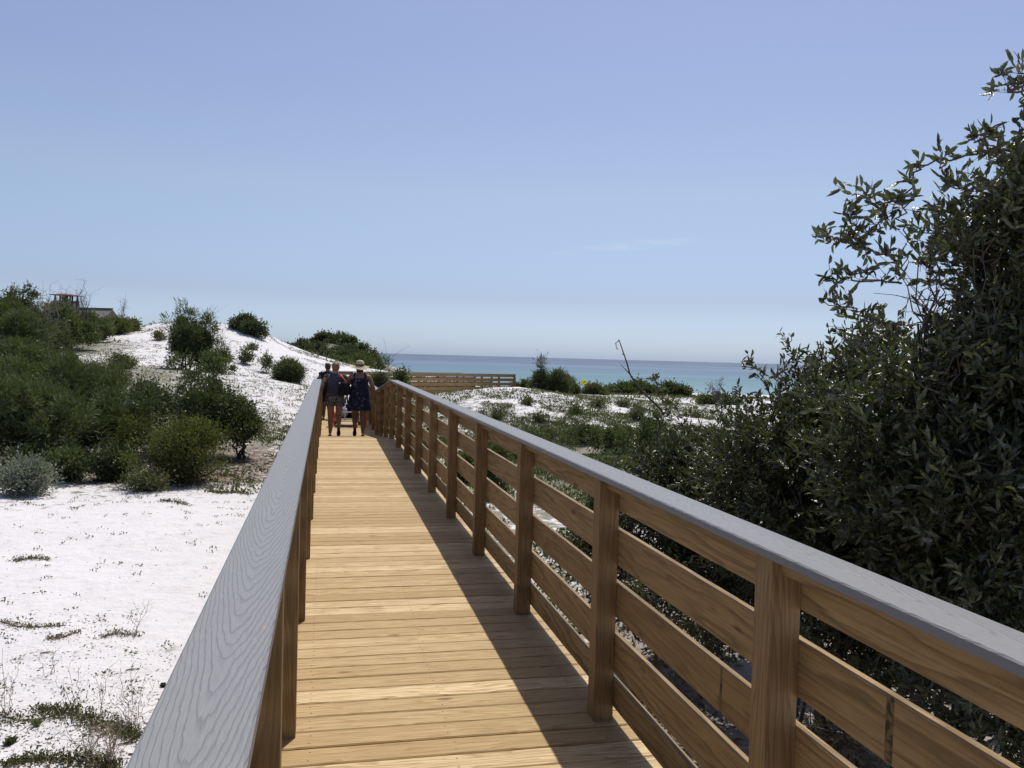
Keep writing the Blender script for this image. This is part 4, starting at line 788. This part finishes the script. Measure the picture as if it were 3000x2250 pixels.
# woman on the right
pb, Jb = person('woman in sleeveless patterned navy dress and wide straw hat, walking away', deckpt(1052, 18.2), .0, 'L', ((-.250, .06, 1.07), (-.19, .22, .98)), ((.285, -.02, 1.05), (.335, .05, .82)), SK2, bulk=1.16, H=1.63)
m = MB(); m.rings([(0, 0, .56, .262, .185), (0, 0, .62, .255, .182), (0, 0, .74, .235, .17), (0, 0, .86, .215, .158), (0, 0, .98, .195, .145), (0, 0, 1.08, .182, .138), (0, 0, 1.18, .186, .138), (0, 0, 1.245, .172, .128)], k=24, capb=False, capt=False, jit=.012)
for s in (-1, 1): m.tube([(s*.115, -.075, 1.235), (s*.115, -.06, 1.30), (s*.10, .0, 1.345), (s*.11, .07, 1.29)], [.028, .026, .024, .026], k=8)
m.tube([(-.115, -.105, 1.215), (0, -.12, 1.19), (.115, -.105, 1.215)], [.03, .035, .03], k=8); m.build('dress', DRESS, pb)
m = MB(); m.rings([(0, .0, 1.36, .062, .05), (0, -.004, 1.42, .078, .075), (0, .0, 1.47, .084, .092), (0, .004, 1.50, .084, .092)], k=16, jit=.03); m.build('hair', HAIRD, pb)
ht = MB(); k = 32
for j in range(k): pass
ht.rings([(0, 0, 1.497, .098, .106), (0, 0, 1.505, .097, .105), (0, 0, 1.56, .092, .100), (0, 0, 1.605, .082, .09), (0, 0, 1.63, .05, .055), (0, 0, 1.635, .01, .01)], k=k)
i0 = len(ht.v)
for rad_, dz_ in ((.096, .012), (.13, .004), (.165, -.008), (.195, -.004)):
    for j in range(k): w_ = 2*math.pi*j/k; ht.v.append(np.array([math.cos(w_)*rad_*1.02, math.sin(w_)*rad_, 1.50+dz_-.10*(rad_-.096)/.14*max(0, -math.sin(w_))**1.5+.012*math.sin(3*w_+1)])); ht.t.append(.5)
for i in range(3):
    for j in range(k): q = (j+1) % k; ht.f.append((i0+i*k+j, i0+i*k+q, i0+(i+1)*k+q, i0+(i+1)*k+j)); ht.mi.append(0); ht.sm.append(True); ht.uv += [(0, 0)]*4
hat = ht.build('straw_hat', STRAWM, pb); bd = MB(); bd.rings([(0, 0, 1.512, .1, .108), (0, 0, 1.538, .098, .106)], k=24, capb=False, capt=False); bd.tube([(.02, -.105, 1.52), (.03, -.12, 1.47), (.035, -.118, 1.43)], [.012, .01, .006], k=5); bd.build('hat_band', BLK, hat)
sandal(Jb, 'L', pb, SOLE); sandal(Jb, 'R', pb, SOLE)
# third walker
pc, Jc = person('person in dark navy shirt walking ahead of the two women and pulling the cart', deckpt(958, 24.6), .05, 'R', ((-.245, -.04, 1.06), (-.235, -.05, .82)), ((.24, -.10, 1.07), (.20, -.26, .93)), SK2, bulk=1.12, H=1.66)
m = MB(); m.rings([(0, 0, .84, .205, .150), (0, 0, .95, .198, .142), (0, 0, 1.05, .19, .138), (0, 0, 1.18, .200, .14), (0, 0, 1.26, .205, .135), (0, 0, 1.32, .165, .105), (0, 0, 1.352, .08, .07)], k=20, capb=False, capt=False)
for s in (-1, 1): m.tube([(s*.13, 0, 1.29), (s*.20, 0, 1.26), (s*.238, -.01, 1.15), (s*.245, -.02, 1.08)], [.08, .08, .07, .068], k=12, cap=False)
m.build('shirt', NAVY, pc)
m = MB(); m.rings([(0, 0, .76, .200, .145), (0, 0, .88, .200, .15)], k=20, capb=False)
for s in (-1, 1): m.tube([(s*.10, .0, .80), (s*.098, .02, .62), (s*.09, .03, .50)], [.112, .112, .105], k=14, cap=False)
m.build('shorts', BLK, pc); m = MB(); m.rings([(0, .0, 1.42, .066, .062), (0, .0, 1.47, .082, .090), (0, .004, 1.52, .084, .092), (0, .004, 1.565, .072, .080), (0, .004, 1.597, .03, .03)], k=16); m.build('hair', HAIRD, pc)
sandal(Jc, 'L', pc, SOLE); sandal(Jc, 'R', pc, SOLE)
# shoulder bag at the first woman's right hip
bx_, by_, bz_ = deckpt(1007, 18.0); bag = empty('shoulder_bag', (bx_, by_-.02, bz_+.88)); tag(bag, 'black shoulder bag with orange red strap at the T-shirt woman\'s right side', 'bag')
m = MB(); m.rings([(0, 0, 0, .09, .05), (.0, 0, .03, .125, .075), (.01, 0, .13, .135, .085), (.0, 0, .23, .115, .07), (-.01, 0, .29, .085, .045), (-.02, 0, .305, .03, .02)], k=18, jit=.03); m.build('pouch', BLK, bag)
OR_ = plain('orange_red_plastic', (.85, .13, .03), .5, .3, .08)
m = MB(); m.tube([(.09, 0, .20), (.05, -.01, .28), (-.01, 0, .36), (-.06, .03, .42), (-.09, .08, .44)], [.012, .014, .014, .012, .012], k=6); m.build('strap', OR_, bag)
m = MB(); m.box((-.10, -.05, .27), (.03, .004, .03)); m.build('patch', plain('pale_patch', (.8, .8, .8), .6), bag)
# beach cart
cx, cy2, cz_ = deckpt(1019, 22.4); cart = empty('beach_cart', (cx, cy2, cz_)); tag(cart, 'beach cart with fat orange wheels loaded with gear ahead of the women', 'cart')
ALU = plain('pale_aluminium', (.62, .61, .58), .35, .6, .05)
def wheel(x, y, r, wd_):
    m = MB(); k = 28; n = 10; i0 = 0
    for a in range(k):
        for b_ in range(n):
            A, B = 2*math.pi*a/k, 2*math.pi*b_/n; rr2 = r-wd_*.5+math.cos(B)*wd_*.5; m.v.append(np.array([x+math.sin(B)*wd_*.55, y+math.cos(A)*rr2, r+math.sin(A)*rr2])); m.t.append(.5)
    for a in range(k):
        for b_ in range(n): a2, b2 = (a+1) % k, (b_+1) % n; m.f.append((a*n+b_, a2*n+b_, a2*n+b2, a*n+b2)); m.mi.append(0); m.sm.append(True); m.uv += [(0, 0)]*4
    o = m.build('wheel', OR_, cart); h = MB()
    h.tube([(x-.03, y, r), (x+.03, y, r)], r-wd_*.9, k=20); h.tube([(x-.045, y, r), (x+.045, y, r)], .03, k=10, m=0); h.build('hub', plain('cart_hub', (.5, .5, .48), .5), o)
wheel(-.44, -.25, .19, .10); wheel(.44, -.25, .19, .10); wheel(-.33, .45, .19, .10); wheel(.33, .45, .19, .10)
m = MB()
for y in (-.25, .45): m.tube([(-.42, y, .19), (.42, y, .19)], .012, k=8)
for x in (-.24, -.08, .14, .30): m.tube([(x, -.38, .16), (x, -.38, .62)], .014, k=8)
for z in (.16, .40, .62): m.tube([(-.30, -.38, z), (.34, -.38, z), (.34, .58, z), (-.30, .58, z), (-.30, -.38, z)], .012, k=8)
m.build('frame', ALU, cart); m = MB(); m.box((.02, .1, .24), (.60, .94, .02)); m.build('tray', BLK, cart)
m = MB(); m.tube([(0, .58, .3), (-.05, .9, .55), (-.2, 1.5, .88)], .012, k=8); m.build('pull_handle', ALU, cart)
def stripe():
    t = NT('blue_white_stripe'); s = t.node('ShaderNodeSeparateXYZ'); t.set(s.inputs[0], t.obj()); x = t.math('FRACT', t.math('MULTIPLY', t.math('ADD', s.outputs[2], s.outputs[0]), 18)); return t.fin(t.mix(t.ramp(x, [(.45, 0), (.5, 1)]), (.65, .68, .75), (.09, .13, .32)), .9, .1)
m = MB(); m.rings([(0, 0, 0, .09, .09), (.01, 0, .08, .12, .10), (0, 0, .18, .11, .10), (0, 0, .26, .06, .06)], k=14, jit=.06); o = m.build('rolled_towel', stripe()); o.location = (cx-.12, cy2-.2, cz_+.26); tag(o, 'rolled blue and white striped towel in the beach cart', 'towel')
m = MB(); m.rings([(0, 0, 0, .16, .25), (0, 0, .15, .19, .30), (.02, 0, .35, .18, .28), (0, 0, .45, .08, .14)], k=14, jit=.04); o = m.build('beach_bag', NAVY); o.location = (cx+.12, cy2+.05, cz_+.26); tag(o, 'dark stuffed beach bag riding in the cart', 'bag')
m = MB(); 
for x in (-.05, .0, .05): m.box((x, 0, .25), (.028, .5, .50))
o = m.build('folded_chair', plain('grey_canvas', (.10, .11, .12), .8)); o.location = (cx-.06, cy2+.25, cz_+.27); tag(o, 'folded dark beach chairs standing in the cart', 'chair')
m = MB(); m.tube([(0, 0, 0), (0, .05, .95)], [.055, .05], k=10); m.rings([(0, .05, .93, .05, .05), (0, .05, .98, .06, .06), (0, .05, 1.02, .02, .02)], k=10); o = m.build('furled_parasol', plain('grey_cover', (.12, .12, .14), .7)); o.location = (cx-.18, cy2+.3, cz_+.28); tag(o, 'furled grey beach parasol standing upright in the cart', 'parasol')
# ------------------------------------------------------------------ distant things
BLUE = plain('blue_canvas', (.025, .045, .16), .8, .1, .12, 2)
for i, (px, wpx, lb) in enumerate([(2097, 23, 'blue beach parasol leftmost, behind the leafless shrub'), (2153, 20, 'blue beach parasol second from left with loungers beneath'), (2213, 23, 'widest blue beach parasol, third from left'), (2268, 19, 'blue beach parasol partly hidden by waxy leaves')]):
    p = at(px, 1150, 205+i*2); z = gz(p[0], p[1]); r = empty('beach_parasol', (p[0], p[1], z)); tag(r, lb, 'parasol', 'blue parasols on the beach'); R_ = wpx/F*205/2; m = MB()
    m.rings([(0, 0, .70, R_, R_), (0, 0, .74, R_, R_), (0, 0, .95, R_*.72, R_*.72), (0, 0, 1.12, R_*.35, R_*.35), (0, 0, 1.18, .03, .03)], k=8, capb=False); m.build('canopy', BLUE, r)
    m = MB(); m.tube([(0, 0, -.2), (0, 0, 1.2)], .03, k=6); m.build('pole', ALU, r)
    for s in (-1, 1):
        m = MB(); x0 = s*.75; m.box((x0, 0, .22), (.55, 1.6, .06)); m.box((x0, .7, .42), (.55, .08, .4))
        for q in (-.6, .6): m.box((x0-.2, q, .09), (.05, .05, .2)); m.box((x0+.2, q, .09), (.05, .05, .2))
        o = m.build('beach_lounger', BLUE); o.location = (p[0], p[1]-.3, z); tag(o, 'low blue beach lounger under a blue parasol', 'lounger', 'loungers beneath the blue parasols')
p = at(2326, 1158, 200); z = gz(p[0], p[1]); m = MB(); m.rings([(0, 0, 0, .55, .4), (0, 0, .35, .5, .35), (0, 0, .6, .1, .1)], k=10); o = m.build('beach_tent', plain('orange_cloth', (.75, .42, .22), .8)); o.location = (p[0], p[1], z); tag(o, 'small orange beach shelter seen through the waxy leaves', 'tent')
# flag
p = at(1701, 1140, 105); z = gz(p[0], p[1]); r = empty('beach_flag', (p[0], p[1], z)); tag(r, 'bright yellow warning flag flying above the dune scrub', 'flag')
m = MB(); zt = at(1701, 1112, 105)[2]-z; m.tube([(0, 0, -.3), (0, 0, zt+.05)], .022, k=6); m.build('pole', ALU, r)
def flagmat():
    t = NT('yellow_flag'); uv = t.uv(); n = t.noise(t.mapv(uv, (5.2, 8, 1), (2, 0, 0)), 1.0, 2, .5); s = t.node('ShaderNodeSeparateXYZ'); t.set(s.inputs[0], uv)
    ax = t.math('ABSOLUTE', t.math('SUBTRACT', s.outputs[0], .52)); ay = t.math('ABSOLUTE', t.math('SUBTRACT', s.outputs[1], .5)); ins = t.math('MULTIPLY', t.math('LESS_THAN', ax, .3), t.math('LESS_THAN', ay, .22))
    t.fin(t.mix(t.math('MULTIPLY', ins, t.ramp(n, [(.48, 0), (.54, .8)])), (.85, .80, .03), (.75, .38, .02)), .7, .1); return t.m
fw_ = 17.5/F*105; fh_ = 13.5/F*105; v, f, uvs = [], [], []; nx = 10
for i in range(nx+1):
    t_ = i/nx; 
    for j in (0, 1): v.append((_r[0]*fw_*t_+.05*math.sin(t_*7), _r[1]*fw_*t_+.06*math.sin(t_*7), zt-fh_*(1-j)-.16*t_-.03*math.sin(t_*6)))
for i in range(nx): f.append((2*i, 2*i+2, 2*i+3, 2*i+1)); uvs += [(i/nx, 0), ((i+1)/nx, 0), ((i+1)/nx, 1), (i/nx, 1)]
o = mesh_np('banner', v, np.array(f).ravel(), [4]*nx, flagmat(), r, uv=uvs, smooth=True)
# little sign post on the hump
p = at(1569, 1140, 37.5); z = gz(p[0], p[1]); r = empty('trail_sign', (p[0], p[1], z), -YAW); tag(r, 'small dark board on a short grey post on the white hump', 'sign'); hh = at(1569, 1124, 37.5)[2]-z
m = MB(); m.box((0, 0, (hh-.3)/2), (.10, .08, hh+.3)); m.build('post', plain('grey_post', (.22, .22, .22), .7), r); m = MB(); m.box((0, -.05, hh-.10), (.15, .02, .18)); m.build('board', BLK, r)
# house with chimney behind the thicket
HD = 62; hp = at(178, 900, HD); hz = gz(hp[0], hp[1]); zr = at(200, 899, HD)[2]-hz; house = empty('beach_house', (hp[0], hp[1], hz), -YAW-.15); tag(house, 'grey house roof showing above the thicket at far left', 'house'); hz0 = -.5
ST = plain('grey_stone', (.085, .078, .078), .9, .1, .35, 6); SH = plain('weathered_shingle', (.20, .18, .165), .9, .1, .3, 5); WL = plain('grey_siding', (.15, .14, .135), .9, .1, .2, 3); OB = plain('orange_metal_sheet', (.22, .10, .07), .5, .3, .1)
m = MB(); x0, x1 = -2.6, 2.85; zw = zr-1.5; m.box(((x0+x1)/2, 2.0, (zw+hz0)/2), (x1-x0-.3, 3.4, zw-hz0)); m.build('wall', WL, house)
def gable(x):
    m = MB(); m.v = [np.array(q) for q in ((x, .3, zw), (x, 3.7, zw), (x, 2.0, zr-.05))]; m.t = [.5]*3; m.f = [(0, 1, 2)]; m.mi = [0]; m.sm = [False]; m.uv = [(0, 0)]*3; return m
gable(x1-.16).build('gable', WL, house)
m = MB()
for s in (-1, 1): m.prism((x0, 2.0+s*.0, zr), (x1, 2.0, zr), (0, s*1.0, -.8), 0, 2.15, -.07, 0)
rf = m.build('roof', SH, house); rc = MB(); rc.prism((x0-.02, 2.0, zr), (x1+.02, 2.0, zr), (0, 1, 0), -.10, .10, .002, .06); rc.build('ridge_cap', ST, rf)
zc = at(178, 880, HD)[2]-hz; m = MB(); cw = 53/F*HD; m.rings([(0, .6, hz0, cw*.80, .95), (0, .6, zc-1.6, cw*.80, .95), (0, .6, zc-.9, cw*.64, .72), (0, .6, zc, cw*.62, .70)], k=4)
for i, vv in enumerate(m.v):   # square stack: turn the four sided rings by 45 degrees
    dx, dy = vv[0], vv[1]-.6; m.v[i] = np.array([(dx-dy)*.7071*1.08, .6+(dx+dy)*.7071, vv[2]])
ch = m.build('chimney', ST, house); m = MB(); zh = at(178, 865, HD)[2]-hz
for x in np.linspace(-cw*.46, cw*.46, 4):
    for y in (.2, 1.0): m = MB(); m.box((x, y, (zc+zh)/2), (.09, .09, zh-zc+.02)); m.build('hood_column', BLK, ch)
m = MB(); m.box((-.12, .6, (zc+zh)/2), (.22, .3, zh-zc)); m.build('flue', ST, ch); m = MB(); m.rings([(0, .6, zh, cw*.86, 1.0), (0, .6, zh+.05, cw*.86, 1.0), (0, .6, zh+.17, cw*.2, .2)], k=4)
for i, vv in enumerate(m.v): dx, dy = vv[0], vv[1]-.6; m.v[i] = np.array([(dx-dy)*.7071, .6+(dx+dy)*.7071, vv[2]])
m.build('hood_roof', OB, ch)
# ------------------------------------------------------------------ light
w = bpy.data.worlds.new('World'); SC.world = w; w.use_nodes = True; nt = w.node_tree; bg = nt.nodes['Background']
SAZ, SEL = math.radians(28), math.radians(65)
sky = nt.nodes.new('ShaderNodeTexSky'); sky.sky_type = 'NISHITA'; sky.sun_disc = False; sky.sun_elevation = SEL; sky.sun_rotation = SAZ
sky.air_density = 1.0; sky.dust_density = 1.0; sky.ozone_density = 1.0; sky.altitude = 0
gm2 = nt.nodes.new('ShaderNodeHueSaturation'); nt.links.new(sky.outputs[0], gm2.inputs['Color']); gm2.inputs['Saturation'].default_value = .95
# thin wisp of cirrus low over the sea
tc = nt.nodes.new('ShaderNodeTexCoord'); 
wd = at(1830, 722, 1.0)-CAM; wd /= np.linalg.norm(wd)
def nm(op, a, b):
    x = nt.nodes.new('ShaderNodeMath'); x.operation = op
    for i, q in enumerate((a, b)):
        if isinstance(q, bpy.types.NodeSocket): nt.links.new(q, x.inputs[i])
        else: x.inputs[i].default_value = q
    return x.outputs[0]
def dot(vec):
    x = nt.nodes.new('ShaderNodeVectorMath'); x.operation = 'DOT_PRODUCT'; nt.links.new(tc.outputs['Generated'], x.inputs[0]); x.inputs[1].default_value = tuple(vec); return x.outputs['Value']
lat = np.cross(wd, [0, 0, 1]); lat /= np.linalg.norm(lat); vt = np.cross(lat, wd)
a_ = nm('DIVIDE', dot(lat), .10); b_ = nm('DIVIDE', nm('ADD', dot(vt), nm('MULTIPLY', dot(lat), -.10)), .0075)
e_ = nm('SUBTRACT', 1.0, nm('ADD', nm('MULTIPLY', a_, a_), nm('MULTIPLY', b_, b_)))
mp = nt.nodes.new('ShaderNodeMapping'); nt.links.new(tc.outputs['Generated'], mp.inputs[0]); mp.inputs['Scale'].default_value = (18, 18, 160)
nz = nt.nodes.new('ShaderNodeTexNoise'); nt.links.new(mp.outputs[0], nz.inputs['Vector']); nz.inputs['Scale'].default_value = 1; nz.inputs['Detail'].default_value = 4
cl_ = nm('MULTIPLY', nm('MAXIMUM', e_, 0.0), nm('MULTIPLY', nm('MAXIMUM', nm('SUBTRACT', nz.outputs[0], .42), 0.0), 1.0))
mxc = nt.nodes.new('ShaderNodeMix'); mxc.data_type = 'RGBA'; 
sz = nt.nodes.new('ShaderNodeSeparateXYZ'); nt.links.new(tc.outputs['Generated'], sz.inputs[0])
cr = nt.nodes.new('ShaderNodeValToRGB'); nt.links.new(sz.outputs[2], cr.inputs[0]); el = cr.color_ramp.elements
for i, (p_, c_) in enumerate([(0.0, (1.10, 1.46, 2.42)), (.014, (1.08, 1.37, 2.12)), (.068, (.94, 1.02, 1.38)), (.187, (1.24, 1.22, 1.30)), (.40, (1.33, 1.24, 1.38)), (1.0, (1.2, 1.18, 1.22))]):
    if i >= len(el): el.new(p_)
    el[i].position = p_; el[i].color = (*[v / 2.5 for v in c_], 1)
mm = nt.nodes.new('ShaderNodeVectorMath'); mm.operation = 'MULTIPLY'; nt.links.new(gm2.outputs[0], mm.inputs[0]); nt.links.new(cr.outputs[0], mm.inputs[1])
m3 = nt.nodes.new('ShaderNodeVectorMath'); m3.operation = 'SCALE'; nt.links.new(mm.outputs[0], m3.inputs[0]); m3.inputs['Scale'].default_value = 2.5
nt.links.new(cl_, mxc.inputs[0]); nt.links.new(m3.outputs[0], mxc.inputs[6]); mxc.inputs[7].default_value = (9, 9.3, 9.8, 1)
nt.links.new(mxc.outputs[2], bg.inputs[0]); bg.inputs[1].default_value = .085
sl = bpy.data.lights.new('sun', 'SUN'); sl.energy = 4.0; sl.angle = math.radians(.53); sl.color = (1, .965, .91); so = bpy.data.objects.new('sun', sl); COL.objects.link(so)
sd = Vector((math.sin(SAZ)*math.cos(SEL), math.cos(SAZ)*math.cos(SEL), math.sin(SEL))); so.rotation_euler = sd.to_track_quat('Z', 'Y').to_euler(); so.location = (0, 0, 30)
SC.cycles.max_bounces = 6; SC.cycles.transparent_max_bounces = 4
